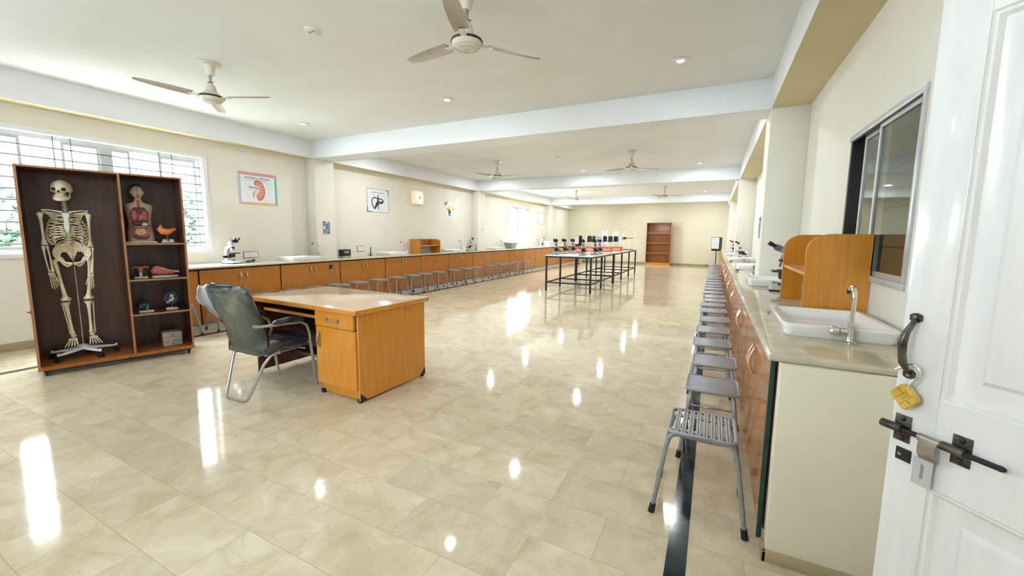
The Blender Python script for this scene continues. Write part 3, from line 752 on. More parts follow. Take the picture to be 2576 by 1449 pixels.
# ================================================================ TALL DISPLAY CABINET ON CASTERS
CANG = math.atan2(.96, .281)
CAB = thing('display_cabinet', 'tall open wooden display cabinet on casters in front of the wide window, holding the skeleton', 'cabinet', (-5.642, 1.296, 0), CANG)
CW, CD, CZ0, CZ1, TH = 1.173, .46, .062, 1.985, .019
def panel(name, a, b_, m=M_woodshade, edges=True):
    q = MB(); q.box(a, b_); o_ = obj(name, q, m, CAB)
    if edges:
        e_ = MB(); e_.box((a[0], -.0015, a[2]), (b_[0], 0, b_[2])); obj('edge_band', e_, M_edgeshade, o_)
    return o_
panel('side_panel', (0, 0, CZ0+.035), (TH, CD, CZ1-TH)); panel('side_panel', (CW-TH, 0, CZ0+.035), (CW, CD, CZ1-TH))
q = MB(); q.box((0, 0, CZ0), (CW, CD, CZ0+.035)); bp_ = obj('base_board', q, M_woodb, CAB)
panel('top_panel', (0, 0, CZ1-TH), (CW, CD, CZ1), M_woodshade)
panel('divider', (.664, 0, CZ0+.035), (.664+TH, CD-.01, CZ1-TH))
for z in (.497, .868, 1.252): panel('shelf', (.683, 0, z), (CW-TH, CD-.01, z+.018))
q = MB(); q.box((TH, CD-.01, CZ0+.035), (CW-TH, CD, CZ1-TH)); obj('back_panel', q, M_woodshade, CAB)
q = MB(); q.box((.03, .03, CZ0-.02), (CW-.03, CD-.03, CZ0)); obj('bottom_frame', q, M_black, CAB)
for x in (.05, CW-.05):
    for y in (.05, CD-.05):
        c = MB(); c.cyl((x-.011, y, .025), (x+.011, y, .025), .025, n=16); c.box((x-.016, y-.012, .03), (x-.012, y+.012, .062)); c.box((x+.012, y-.012, .03), (x+.016, y+.012, .062)); c.box((x-.022,y-.02,.056),(x+.022,y+.02,.062))
        co = obj('caster', c, M_rubber, CAB)
        c = MB(); c.cyl((x-.0125, y, .025), (x+.0125, y, .025), .010, n=12); obj('wheel_hub', c, M_chrome, co)
q = MB(); q.box((-.012, .12, .60), (0, .15, .64)); q.cyl((-.03,.135,.62), (-.01,.135,.62), .006, n=8); obj('side_latch', q, M_dsteel, CAB)

# ---------------------------------------------------------------- skeleton on its wheeled stand; local u, v, z like the cabinet
SKEL = thing('skeleton_model', 'full-height human skeleton model on a white wheeled stand inside the display cabinet', 'skeleton', (0,0,0), CANG)
vv = .215
Lc = Matrix.Rotation(CANG, 4, 'Z')
SKEL.location = Vector((-5.642, 1.296, .0971)) + Lc @ Vector((.30, vv, 0))
def K(u, z, v=0.0): return (u-.30, v, z-.0971)
def bone(name, pts, rs, m=M_bone, n=10): b = MB(); b.tube(pts, .01, n, rs=rs); return obj(name, b, m, SKEL, sharp=60)
# skull
b = MB(); cx, cz = -.024, 1.795-.0971
b.M = Matrix.Translation((cx, 0, cz)) @ Matrix.Rotation(math.radians(-14), 4, 'Z')
prof = []
def skull_ring(z):
    out = []
    for k in range(28):
        a = 2*PI*k/28; c, s = math.cos(a), math.sin(a)
        t = max(0, 1-((z-.012)/.078)**2)**.5 if z > -.066 else .1
        rx, ry = .074*t, .092*t
        x, y = c*rx, s*ry + .012
        if s < 0 and z < .01:   # face: flatter and narrower towards the jaw
            q = min(1, (.01-z)/.07); y = s*(ry*(1-.10*q) if ry > .05 else .05) + .004 - .014*q*(-s); x = c*max(rx*(1-.18*q), .040)
        if s >= 0 and z < -.03: x *= .8; y *= .72
        out.append((x, y, z))
    return out
b.rings([skull_ring(z) for z in (-.072,-.062,-.05,-.038,-.026,-.014,0,.014,.03,.046,.060,.072,.081,.087,.0895)])
sk = obj('skull', b, M_bone, SKEL, sharp=70)
def onface(mb): mb.M = Matrix.Translation((cx, 0, cz)) @ Matrix.Rotation(math.radians(-14), 4, 'Z'); return mb
for e in (-1, 1):
    b = onface(MB()); b.ell((e*.031, -.071, -.004), (.0200, .018, .0170), 14, 8); obj('eye_socket', b, M_dark, sk)
    b = onface(MB()); b.tube([(e*.045,-.058,-.020),(e*.060,-.040,-.022),(e*.066,-.012,-.018)], .0055, 8); obj('cheek_bone', b, M_bone, sk)
    b = onface(MB()); b.ell((e*.050,-.050,-.043), (.012,.016,.018), 10, 6); obj('cheek_hollow', b, M_dark, sk)
b = onface(MB()); b.prism([(-.009,-.036),(.009,-.036),(.004,-.012),(-.004,-.012)], lambda p,q: (p,-.090,q), lambda p,q: (p,-.060,q)); obj('nasal_cavity', b, M_dark, sk)
b = onface(MB())
for i in range(13):
    a = math.radians(-62+124*i/12); x, y = .034*math.sin(a), -.050-.034*math.cos(a)
    b.box((x-.0026, y-.003, -.066), (x+.0026, y+.003, -.056), .001, 1); b.box((x-.0025, y-.002, -.077), (x+.0025, y+.004, -.0675), .001, 1)
obj('teeth', b, M_bone, sk)
b = onface(MB()); b.ell((0,-.052,-.056), (.032,.030,.012), 16, 6); obj('upper_jaw', b, M_bone, sk)
b = onface(MB())
pts = [(-.052,-.004,-.040),(-.052,-.012,-.075),(-.044,-.045,-.096),(-.020,-.078,-.103),(0,-.086,-.104),(.020,-.078,-.103),(.044,-.045,-.096),(.052,-.012,-.075),(.052,-.004,-.040)]
b.tube(pts, .01, 10, rs=[.008,.011,.013,.0145,.016,.0145,.013,.011,.008]); b.tube([(p[0]*.93,p[1]+.002,p[2]+.016) for p in pts[2:-2]], .010, 8)
obj('mandible', b, M_bone, SKEL, sharp=60)
# spine
b = MB()
def spine_pt(z): # z absolute in cabinet height
    q = (z-1.17)/(1.70-1.17); return (.292-.012*q, .045 - .028*math.sin(q*PI*1.5) , z)
z = 1.165
while z < 1.705:
    u, v, _ = spine_pt(z); th_ = .021 if z < 1.35 else (.016 if z < 1.57 else .011); r = .024 if z < 1.35 else (.018 if z < 1.57 else .013)
    p = K(u, z, v); b.lathe([(.001,0),(r*.9,0),(r*.78,th_*.5),(r*.92,th_),(.001,th_)], 14, p)
    b.box((p[0]-.034*r/.02, p[1]+.006, p[2]+th_*.3), (p[0]+.034*r/.02, p[1]+.014, p[2]+th_*.7), .002, 1); b.box((p[0]-.003, p[1]+.01, p[2]), (p[0]+.003, p[1]+.045*r/.02, p[2]+th_*.7), .001, 1)
    z += th_*1.28
obj('spine', b, M_bone, SKEL, sharp=50)
# ribs
for e in (-1, 1):
    b = MB()
    for i in range(12):
        zb = 1.565 - i*.0235; w = (.066,.094,.114,.126,.134,.139,.141,.140,.136,.128,.114,.09)[i]; d = .075 + .006*min(i,6)
        drop = .020 + .010*min(i, 7); end = 1 if i < 7 else (.93-.06*(i-7))
        if i >= 10: end = .52
        pts = []
        for k in range(15):
            a = end*PI*k/14; x = w*math.sin(a)**.85 if 0 < a < PI else .008; y = .035 + .0 - d*(1-math.cos(a))*.72 + .02*math.sin(a)
            zz = zb - drop*(a/PI)*1.5 + (.012*i*.35 if a > 2.4 and i > 3 else 0)
            if i >= 5 and a > 2.2: zz += (a-2.2)*.030*min(i-4, 4)*.5
            pts.append(K(.285 + e*max(x, .012), zz, y))
        b.tube(pts, .0055, 7, rs=[.0055]*3+[.0048]*9+[.0055]*3)
    obj('rib_cage_side', b, M_bone, SKEL, sharp=60)
b = MB(); b.prism([(-.022,.0),(-.026,-.03),(-.013,-.05),(-.016,-.11),(-.019,-.145),(-.008,-.175),(0,-.205),(.008,-.175),(.019,-.145),(.016,-.11),(.013,-.05),(.026,-.03),(.022,0),(0,-.006)],
    lambda p,q: K(.285+p, 1.565+q, -.098-.05*(-q)/.2), lambda p,q: K(.285+p, 1.565+q, -.086-.05*(-q)/.2)); obj('sternum', b, M_bonel, SKEL)
for e in (-1, 1):
    su = .285 + e*.150; sz = 1.572
    bone('collar_bone', [K(.285+e*.022,1.572,-.09), K(.285+e*.06,1.580,-.095), K(.285+e*.11,1.590,-.06), K(su,1.588,-.02)], [.008,.006,.0055,.009])
    b = MB(); b.prism([(.055,-.012),(.15,.004),(.152,-.012),(.115,-.035),(.080,-.14),(.060,-.09)], lambda p,q: K(.285+e*p, 1.58+q, .088-.2*max(0,p-.09)), lambda p,q: K(.285+e*p, 1.58+q, .094-.2*max(0,p-.09))); obj('shoulder_blade', b, M_bone, SKEL)
    if e < 0: A, B_, C_, F = (su-.016,1.548,-.01), (.126,1.262,0), (.148,.992,-.03), (.166,.83,-.04)
    else:     A, B_, C_, F = (su+.004,1.545,-.01), (.430,1.240,0), (.410,.965,-.05), (.402,.80,-.06)
    lerp = lambda P_, Q_, t: tuple(P_[i]+(Q_[i]-P_[i])*t for i in range(3))
    def KK(P_, du=0, dv=0): return K(P_[0]+du, P_[1], P_[2]+dv)
    b = MB(); b.ell(KK(A), (.023,.022,.022), 14, 8); b.tube([KK(lerp(A,B_,t)) for t in (0,.06,.2,.5,.8,.93,1)], .01, 10, rs=[.020,.018,.0125,.0105,.012,.020,.023]); b.ell(KK(B_, e*.010), (.014,.014,.014), 10, 6); b.ell(KK(B_, -e*.012), (.014,.014,.014), 10, 6)
    obj('humerus', b, M_bone, SKEL, sharp=60)
    B2 = (B_[0], B_[1]-.020, B_[2]-.005)
    b = MB(); b.tube([KK(lerp(B2,C_,t), .014*(1-t)+.010*t+.004*math.sin(t*PI)) for t in (0,.05,.15,.5,.85,1)], .01, 8, rs=[.013,.010,.0065,.0075,.010,.014]); obj('radius_bone', b, M_bone, SKEL, sharp=60)
    b = MB(); b.tube([KK(lerp(B2,C_,t), -.012*(1-t)-.012*t-.004*math.sin(t*PI)) for t in (0,.08,.2,.5,.85,1)], .01, 8, rs=[.014,.013,.009,.0065,.006,.008]); obj('ulna', b, M_bone, SKEL, sharp=60)
    b = MB()
    for i in range(8): b.ell(KK((C_[0]+(-.017+.0115*(i%4)), C_[1]-.012-.013*(i//4), C_[2]-.004)), (.0075,.0085,.0075), 8, 5)
    dirv = Vector((F[0]-C_[0], F[1]-C_[1], 0)).normalized(); H0 = (C_[0]+dirv.x*.032, C_[1]+dirv.y*.032, C_[2])
    for f in range(5):
        if f == 4: o_, segs, sp_ = e*-.016, (.038,.026,.020), -e*.22
        else: o_, segs, sp_ = (f-1.5)*.0105, ((.058,.036,.022,.016),(.060,.040,.025,.017),(.056,.037,.024,.016),(.050,.030,.018,.014))[f], (f-1.5)*.035
        u_, z_, v_ = H0[0]+o_, H0[1], H0[2]; dd_ = Vector((dirv.x+sp_, dirv.y, 0)).normalized(); vb = -.05
        for L_ in segs:
            p0 = (u_, z_, v_); u_ += dd_.x*L_; z_ += dd_.y*L_; v_ += vb*L_*2; vb += .12
            p1 = (u_, z_, v_); b.tube([KK(lerp(p0,p1,t)) for t in (0,.15,.5,.85,.98)], .004, 7, rs=[.0055,.0048,.0036,.0045,.005])
    obj('hand_bones', b, M_bone, SKEL, sharp=60)
# pelvis
for e in (-1, 1):
    b = MB(); rs = []
    for i in range(15):
        a = math.radians(-40 + 150*i/14)   # wing edge
        ru = .124 + .014*math.sin(a); rz = .118
        p_out = K(.30 + e*(.012+ru*math.cos(a)*.95), 1.165 + rz*math.sin(a)*.95, -.035+.075*max(0,math.sin(a)))
        p_in = K(.30 + e*(.052+.028*math.cos(a)), 1.146 + .036*math.sin(a), .02*math.sin(a)+.012)
        P0, P1 = Vector(p_out), Vector(p_in); mid = P0.lerp(P1,.5)+Vector((0,.018,0))
        rs.append([P0+Vector((0,-.006,.0)), mid+Vector((0,-.004,0)), P1+Vector((0,-.007,0)), P1+Vector((0,.007,0)), mid+Vector((0,.004,0)), P0+Vector((0,.006,0))])
    b.rings(rs)
    b.tube([K(.30+e*.082,1.108,.0), K(.30+e*.055,1.078,-.04), K(.30+e*.006,1.066,-.062)], .011, 9, rs=[.022,.010,.013])
    b.tube([K(.30+e*.082,1.105,.005), K(.30+e*.062,1.062,.0), K(.30+e*.040,1.040,-.015), K(.30+e*.012,1.060,-.055)], .011, 9, rs=[.018,.012,.012,.008])
    b.ell(K(.30+e*.088,1.112,.0), (.026,.026,.026), 12, 8)
    obj('hip_bone', b, M_bone, SKEL, sharp=60)
b = MB(); b.prism([(-.045,.06),(.045,.06),(.038,.02),(.014,-.045),(0,-.075),(-.014,-.045),(-.038,.02)], lambda p,q: K(.298+p,1.165+q,.035+.25*max(0,-q)), lambda p,q: K(.298+p,1.165+q,.058+.25*max(0,-q))); obj('sacrum', b, M_bone, SKEL)
# legs
for e in (-1, 1):
    Hp = (.30+e*.095, 1.110, 0.0); T = (.30+e*.122, 1.090, .01); Kn = (.222 if e < 0 else .378, .708, -.005); An = (.246 if e < 0 else .377, .352, .01)
    b = MB(); b.ell(KK(Hp), (.021,.021,.021), 12, 8); b.ell(KK(T), (.018,.018,.024), 10, 6)
    b.tube([KK(Hp), KK(T,-.004), KK(lerp(T,Kn,.1)), KK(lerp(T,Kn,.3)), KK(lerp(T,Kn,.6)), KK(lerp(T,Kn,.88)), KK(lerp(T,Kn,.96)), KK(Kn)], .012, 12, rs=[.014,.019,.017,.0135,.013,.017,.027,.031])
    for s_ in (-1, 1): b.ell(KK(Kn, s_*.018, .006), (.019,.026,.019), 12, 8)
    obj('femur', b, M_bone, SKEL, sharp=60)
    b = MB(); b.ell(KK((Kn[0],Kn[1]+.012,Kn[2]-.034)), (.019,.009,.021), 12, 8); obj('knee_cap', b, M_bone, SKEL, sharp=60)
    Kt = (Kn[0], Kn[1]-.030, Kn[2])
    b = MB(); b.tube([KK(lerp(Kt,An,t), -.004) for t in (0,.04,.12,.3,.6,.9,1)], .012, 12, rs=[.034,.030,.018,.0135,.0115,.013,.019]); obj('tibia', b, M_bone, SKEL, sharp=60)
    b = MB(); b.tube([KK(lerp(Kt,An,t), e*(.030-.010*t), .012) for t in (.04,.09,.3,.7,.95,1.03)], .006, 8, rs=[.010,.007,.0055,.0055,.009,.009]); obj('fibula', b, M_bone, SKEL, sharp=60)
    # foot: heel back and toes hanging down and forward
    b = MB(); b.ell(KK((An[0],An[1]-.030,An[2]+.030)), (.018,.036,.022), 12, 8); b.ell(KK((An[0],An[1]-.022,An[2]-.004)), (.022,.024,.018), 12, 8)
    for i in range(5): b.ell(KK((An[0]+(i-2)*.0115+e*.006, An[1]-.045-.003*abs(i-2), An[2]-.032)), (.008,.013,.010), 8, 5)
    for i in range(5):
        q = (i-2)*e; d0 = (An[0]+(i-2)*.0115+e*.006, An[1]-.052, An[2]-.042); spread = (i-2)*.007 + e*.010
        L1 = .060 - .002*abs(q); p1 = (d0[0]+spread, d0[1]-.040, d0[2]-.050); p2 = (p1[0]+spread*.3, p1[1]-.010, p1[2]-.022); p3 = (p2[0]+spread*.2, p2[1]-.006, p2[2]-.014)
        r0 = .0062 if q < -1 else .0045
        b.tube([KK(d0), KK(lerp(d0,p1,.5)), KK(p1)], .005, 7, rs=[r0*1.3, r0*.85, r0*1.2]); b.tube([KK(p1), KK(lerp(p1,p2,.5)), KK(p2)], .004, 7, rs=[r0*1.1, r0*.7, r0]); b.tube([KK(p2), KK(p3)], .004, 7, rs=[r0, r0*.7])
    obj('foot_bones', b, M_bone, SKEL, sharp=60)
# stand
b = MB(); b.tube([K(.305,.215,.03), K(.305,.7,.035), K(.302,1.20,.05)], .006, 10); obj('support_rod', b, M_copper, SKEL)
sb = MB(); sb.lathe([(.001,.185),(.03,.185),(.034,.19),(.034,.222),(.015,.232),(.001,.232)], 18, (.005,.03,-.0971)); stand = obj('stand_hub', sb, M_wpaint, SKEL)
for k in range(5):
    a = math.radians(-62 + 72*k); r = .245 if k != 4 else .25
    d = Vector((math.cos(a), math.sin(a)*.72, 0)); c = Vector((.005, .03, 0)); side_ = Vector((-d.y, d.x, 0)).normalized()
    rs = []
    for q, w, z0, z1 in ((.06,.024,.180,.212),(.5,.017,.168,.192),(1,.012,.160,.175)):
        p = c + d*r*q; rs.append([p+side_*w+Vector((0,0,z0-.0971)), p-side_*w+Vector((0,0,z0-.0971)), p-side_*w*.8+Vector((0,0,z1-.0971)), p+side_*w*.8+Vector((0,0,z1-.0971))])
    b = MB(); b.rings(rs); p = c + d*r; b.cyl(p+Vector((0,0,.160-.0971)), p+Vector((0,0,.186-.0971)), .010, n=10); arm = obj('stand_arm', b, M_wpaint, SKEL)
    b = MB()
    for s_ in (-1, 1): b.cyl(p+side_*s_*.006+Vector((0,0,.0245)), p+side_*s_*.020+Vector((0,0,.0245)), .0243, n=16)
    b.cyl(p+Vector((0,0,.03)), p+Vector((0,0,.064)), .008, n=8); obj('caster', b, M_rubber, arm)

# ---------------------------------------------------------------- models on the shelves
def cabthing(name, label, cat, u, v, z, group=None):
    p = Vector((-5.642, 1.296, 0)) + Lc @ Vector((u, v, z)); return thing(name, label, cat, p, CANG, group)
# torso
T_ = cabthing('torso_model', 'half-height anatomical torso with open chest and split face on the top shelf', 'anatomy model', .818, .20, 1.2705)
b = MB(); b.box((-.125,-.09,0), (.125,.09,.014), .003); obj('base_board', b, M_bonel, T_)
def ringz(cx_, cy_, rx, ry, z, n=24, p=.85): return [(cx_+math.copysign(abs(math.cos(2*PI*k/n))**p, math.cos(2*PI*k/n))*rx, cy_+math.sin(2*PI*k/n)*ry, z) for k in range(n)]
b = MB(); b.rings([ringz(0,0,.108,.066,.014), ringz(0,0,.112,.070,.05), ringz(0,0,.106,.068,.12), ringz(0,0,.092,.062,.19), ringz(0,0,.096,.064,.26), ringz(0,0,.106,.066,.32), ringz(0,0,.112,.062,.365), ringz(0,0,.118,.052,.395), ringz(0,0,.098,.042,.415), ringz(0,0,.05,.036,.43), ringz(0,0,.034,.034,.445), ringz(0,0,.031,.034,.475)])
tb = obj('torso', b, M_skin, T_, sharp=70)
b = MB(); b.prism([(-.075,.06),(-.078,.17),(-.070,.22),(-.078,.33),(-.050,.375),(0,.385),(.050,.375),(.078,.33),(.070,.22),(.078,.17),(.075,.06),(.04,.035),(-.04,.035)], lambda p,q: (p*.92,-.071+.14*p*p*10*.1,q), lambda p,q: (p*.92,-.03,q)); obj('chest_opening', b, M_liver, T_)
for e in (-1, 1):
    b = MB(); b.ell((e*.042,-.052,.292), (.034,.030,.066), 16, 10); obj('lung', b, M_lung, T_, sharp=70)
b = MB(); b.ell((.008,-.072,.275), (.024,.02,.032), 14, 8); obj('heart', b, M_red, T_, sharp=70)
b = MB(); b.ell((-.018,-.066,.208), (.046,.026,.022), 16, 8); obj('liver', b, M_liver, T_, sharp=70)
b = MB(); b.ell((.034,-.070,.198), (.030,.022,.018), 14, 8); obj('stomach', b, M_bonel, T_, sharp=70)
b = MB(); b.ell((0,-.066,.118), (.056,.022,.048), 16, 10); g_ = obj('small_intestine', b, M_gut, T_, sharp=70)
b = MB(); b.tube([(-.05,-.074,.075),(-.066,-.078,.11),(-.066,-.08,.155),(-.045,-.086,.174),(0,-.09,.168),(.045,-.086,.176),(.064,-.08,.155),(.064,-.078,.10),(.045,-.076,.07),(.01,-.074,.058)], .011, 9); obj('large_intestine', b, M_lung, T_, sharp=70)
b = MB(); b.tube([(0,-.05,.335),(0,-.045,.40),(0,-.040,.455)], .011, 10); obj('windpipe', b, M_lung, T_, sharp=70)
b = MB(); hr = []
for i in range(13):
    t = -1 + 2*i/12; t = max(-.995, min(.995, t)); q = math.sqrt(1-t*t); hr.append([( (.052*q**.8)*math.cos(2*PI*k/22)*(1 if t > -.2 else 1-.25*(-.2-t)), .062*q*math.sin(2*PI*k/22), .545+.075*t) for k in range(22)])
b.rings(hr); hd = obj('head', b, M_skin, T_, sharp=70)
b = MB(); b.ell((0,.008,.560), (.0545,.060,.068), 20, 8, z0=.02, z1=1); 
for v in b.bm.verts:
    if v.co.y < -.02 and v.co.z < .585: v.co.y = -.02
obj('hair', b, M_hair, hd, sharp=70)
b = MB(); b.ell((-.054,.0,.540), (.007,.013,.019), 10, 6); b.ell((.054,.0,.540), (.007,.013,.019), 10, 6); obj('ear', b, M_skin, hd, sharp=70)
for e in (-1, 1):
    b = MB(); b.ell((e*.020,-.056,.552), (.0085,.006,.0045), 10, 6); ey_ = obj('eye', b, M_white, hd); b = MB(); b.ell((e*.020,-.0605,.552), (.0035,.002,.0035), 8, 5); obj('pupil', b, M_black, ey_)
b = MB(); b.prism([(-.006,.520),(.006,.520),(.003,.548),(-.003,.548)], lambda p,q: (p,-.072+.25*(q-.520),q), lambda p,q: (p*1.6,-.052,q)); obj('nose', b, M_skin, hd)
b = MB(); b.ell((0,-.056,.506), (.014,.006,.004), 10, 5); obj('lips', b, M_red, hd)
b = MB(); b.box((-.0012,-.068,.48), (.0012,-.05,.60)); obj('split_line', b, M_hair, hd)
# stomach model
def stand_model(name, label, u, v, z, bw=.10, post=.06, cat='anatomy model', wide=None):
    t = cabthing(name, label, cat, u, v, z); b = MB(); b.box((-bw/2,-.04,0), (bw/2,.04,.018), .002); obj('base_board', b, M_bonel, t)
    if post: b = MB(); b.cyl((0,0,.018), (0,0,.018+post), .0035, n=8); obj('post', b, M_chrome, t)
    return t
t = stand_model('stomach_model', 'orange stomach model on a small post and white base, top shelf right', 1.035, .16, 1.2705, .105, .095)
b = MB(); b.tube([(-.05,0,.195),(-.052,0,.178),(-.058,0,.155),(-.040,0,.128),(0,0,.118),(.035,0,.130),(.062,0,.148),(.080,0,.150)], .02, 14, rs=[.009,.012,.030,.040,.038,.028,.017,.012]); obj('stomach', b, M_orange, t, sharp=70)
b = MB(); b.box((.012,-.03,.018), (.045,.01,.038), .002); b.box((-.045,-.03,.018), (-.012,.01,.038), .002); obj('label_blocks', b, M_bonel, t)
t = stand_model('uterus_model', 'small pink organ model on a white post, middle shelf left', .785, .16, .8865, .11, .03)
b = MB(); b.tube([(0,0,.06),(0,0,.10),(0,0,.125)], .02, 14, rs=[.012,.026,.018]); b.tube([(-.015,0,.115),(-.045,0,.125),(-.062,0,.105)], .008, 10, rs=[.010,.007,.012]); b.tube([(.015,0,.115),(.045,0,.120),(.075,0,.108)], .008, 10, rs=[.012,.014,.006]); obj('organ', b, M_red, t, sharp=70)
b = MB(); b.cyl((0,0,.018), (0,0,.06), .014, n=12); obj('socket', b, M_bonel, t)
t = stand_model('foot_muscle_model', 'long red and cream muscle model lying on a wide white base, middle shelf right', .985, .17, .8865, .22, 0)
b = MB(); b.tube([(-.105,0,.10),(-.085,0,.085),(-.04,0,.072),(.03,0,.056),(.09,0,.048)], .04, 16, rs=[.030,.052,.046,.030,.016]); 
for v in b.bm.verts: v.co.y *= .8
obj('muscle', b, M_red, t, sharp=70)
b = MB()
for i in range(4): b.tube([(-.06+.01*i,-.022+.012*i,.112-.006*i),(0,-.028+.014*i,.092-.004*i),(.07,-.024+.013*i,.066),(.118+.004*i,-.022+.015*i,.050+.010*(i%2))], .005, 7)
obj('tendons', b, M_bonel, t, sharp=70)
t = stand_model('gallbladder_model', 'small dark organ model with a green tip on a cream base, third shelf left', .80, .13, .5155, .12, .02)
b = MB(); b.ell((-.01,0,.075), (.050,.03,.032), 16, 8); obj('organ', b, M_blue, t, sharp=70)
b = MB(); b.ell((.012,-.028,.052), (.010,.010,.022), 10, 8); obj('green_tip', b, M_green, t, sharp=70)
b = MB(); b.ell((-.045,-.026,.058), (.005,.005,.008), 8, 6); obj('white_tip', b, M_white, t, sharp=70)
t = stand_model('embryo_model', 'round dark blue womb cross-section with a pink foetus on a post, third shelf right', 1.02, .16, .5155, .10, .05)
b = MB(); b.tube([(.052*math.cos(a), 0, .128+.066*math.sin(a)) for a in [2*PI*i/28 for i in range(28)]], .010, 8, closed=True); b.rings([[(.046*math.cos(2*PI*k/28), y, .128+.060*math.sin(2*PI*k/28)) for k in range(28)] for y in (.002,.012)]); obj('womb_ring', b, M_blue, t, sharp=70)
b = MB(); b.ell((.008,-.008,.152), (.019,.014,.019), 14, 8); b.tube([(.012,-.008,.140),(.020,-.008,.118),(.004,-.008,.100),(-.014,-.010,.104),(-.010,-.014,.122)], .012, 10, rs=[.012,.016,.014,.009,.007]); b.tube([(-.008,-.012,.096),(-.032,-.012,.086),(-.046,-.014,.076)], .006, 8, rs=[.009,.008,.006]); obj('foetus', b, M_skin, t, sharp=70)
t = cabthing('slide_box', 'stack of three grey wooden drawers on the cabinet floor, right side', 'slide boxes', 1.0, .22, .0975)
for i in range(3):
    b = MB(); b.box((-.085,-.10,.002+.052*i), (.085,.10,.052+.052*i), .003); o_ = obj('drawer', b, noisy('grey_box_paper', (.36,.31,.26), (.28,.24,.20), 14, .7), t)
    if i != 1: b = MB(); b.prism([(-.011,.030+.052*i),(.011,.030+.052*i),(.006,.022+.052*i),(0,.018+.052*i),(-.006,.022+.052*i)], lambda p,q: (p,-.104,q), lambda p,q: (p,-.0995,q)); obj('knob', b, M_black, o_)

# ================================================================ MICROSCOPES
def make_scope(head_m, arm_m, base_m, name='microscope'):
    """eyepieces lean to +x"""
    t = thing(name, '', 'microscope', group='laboratory microscopes')
    b = MB(); b.prism([(-.115,-.055),(-.105,-.075),(.02,-.085),(.105,-.085),(.120,-.07),(.120,.07),(.105,.085),(.02,.085),(-.105,.075),(-.115,.055)], lambda p,q: (p,q,.012), lambda p,q: (p*.94,q*.9,.045)); bs = obj('base', b, base_m, t)
    b = MB(); b.prism([(-.11,-.072),(.118,-.083),(.118,.083),(-.11,.072)], lambda p,q: (p,q,.0), lambda p,q: (p*1.01,q*1.01,.014)); obj('base_sole', b, M_black, bs)
    b = MB(); b.lathe([(.001,.044),(.026,.044),(.026,.058),(.018,.062),(.001,.062)], 18, (.035,0,0)); obj('lamp_collector', b, M_black, bs)
    b = MB(); b.prism([(-.105,.04),(-.108,.15),(-.098,.225),(-.075,.262),(-.01,.285),(.052,.288),(.058,.262),(.0,.252),(-.042,.225),(-.055,.19),(-.050,.12),(-.045,.04)], lambda p,q: (p,-.024,q), lambda p,q: (p,.024,q))
    bmesh.ops.bevel(b.bm, geom=list(b.bm.edges), offset=.004, segments=2, affect='EDGES'); obj('arm', b, arm_m, t)
    for s_ in (-1, 1):
        b = MB(); b.cyl((-.072, s_*.024, .105), (-.072, s_*.058, .105), .024, .022, 16); b.cyl((-.072, s_*.058, .105), (-.072, s_*.074, .105), .013, n=12); obj('focus_knob', b, M_black, t)
    b = MB(); b.box((-.052,-.030,.088), (.0,.030,.155), .004); b.cyl((.035,0,.098), (.035,0,.150), .024, .028, 16); b.box((-.01,-.012,.120), (.03,.012,.150)); b.cyl((.02,.045,.10), (.02,.045,.155), .009, n=10); obj('condenser', b, M_black, t)
    b = MB(); b.box((-.045,-.070,.156), (.110,.070,.169), .002); b.box((.0,-.05,.169), (.07,-.02,.174)); obj('stage', b, M_black, t)
    b = MB(); b.lathe([(.001,.240),(.020,.238),(.034,.246),(.030,.262),(.001,.264)], 20, (.035,0,0)); nz = obj('nosepiece', b, M_black, t)
    for k in range(4):
        a = PI/2*k+.5; d = Vector((math.cos(a)*.42, math.sin(a)*.42, -1)).normalized(); p = Vector((.035,0,.246))+Vector((math.cos(a)*.017, math.sin(a)*.017,0)); L_ = (.050,.038,.030,.055)[k]
        b = MB(); b.cyl(p, p+d*L_*.7, .0095, n=12); b.cyl(p+d*L_*.7, p+d*L_, .0075, .005, 12); obj('objective', b, M_chrome if k % 2 else M_steel, nz)
    b = MB(); b.cyl((.028,0,.284), (.028,0,.300), .026, n=20)
    b.M = Matrix.Translation((.028,0,.298)) @ Matrix.Rotation(math.radians(-28), 4, 'Y')
    b.prism([(-.034,-.030),(.058,-.046),(.070,-.046),(.070,.046),(.058,.046),(-.034,.030)], lambda p,q: (p,q,.004), lambda p,q: (p,q*.9,.052))
    hdm = obj('head', b, head_m, t)
    R_ = Matrix.Translation((.028,0,.298)) @ Matrix.Rotation(math.radians(-28), 4, 'Y')
    b = MB(); b.M = R_; b.prism([(.055,-.062),(.092,-.055),(.092,.055),(.055,.062)], lambda p,q: (p,q,.002), lambda p,q: (p,q,.050)); obj('eyepiece_plate', b, M_black, hdm)
    for s_ in (-1, 1):
        b = MB(); b.M = R_; b.cyl((.088, s_*.031, .028), (.125, s_*.031, .030), .0155, n=16); b.cyl((.125, s_*.031, .030), (.150, s_*.031, .031), .0185, .0165, 16); obj('eyepiece', b, M_black, t)
    return t
Mw = noisy('white_enamel', (.78,.82,.86), (.70,.74,.78), 20, .25); Mg = noisy('grey_enamel', (.42,.42,.40), (.34,.34,.33), 20, .3); Mg2 = noisy('pale_grey_enamel', (.56,.57,.55), (.48,.49,.47), 20, .3)
SC = make_scope(Mw, Mw, Mw); SC.location = (-6.86, 3.72, .9005); SC.rotation_euler = (0,0,math.radians(14)); SC['label'] = 'white binocular microscope on the left counter beside the wide window'
SG = make_scope(Mg2, Mg2, Mg2); SG.location = (-6.76, 10.55, .9005); SG.rotation_euler = (0,0,math.radians(80)); SG['label'] = 'grey microscope seen side-on on the left counter, just before the second pillar'
dup(SC, (-6.74, 16.35, .9005), math.radians(80), 'small white microscope at the far end of the left counter beyond the far window')
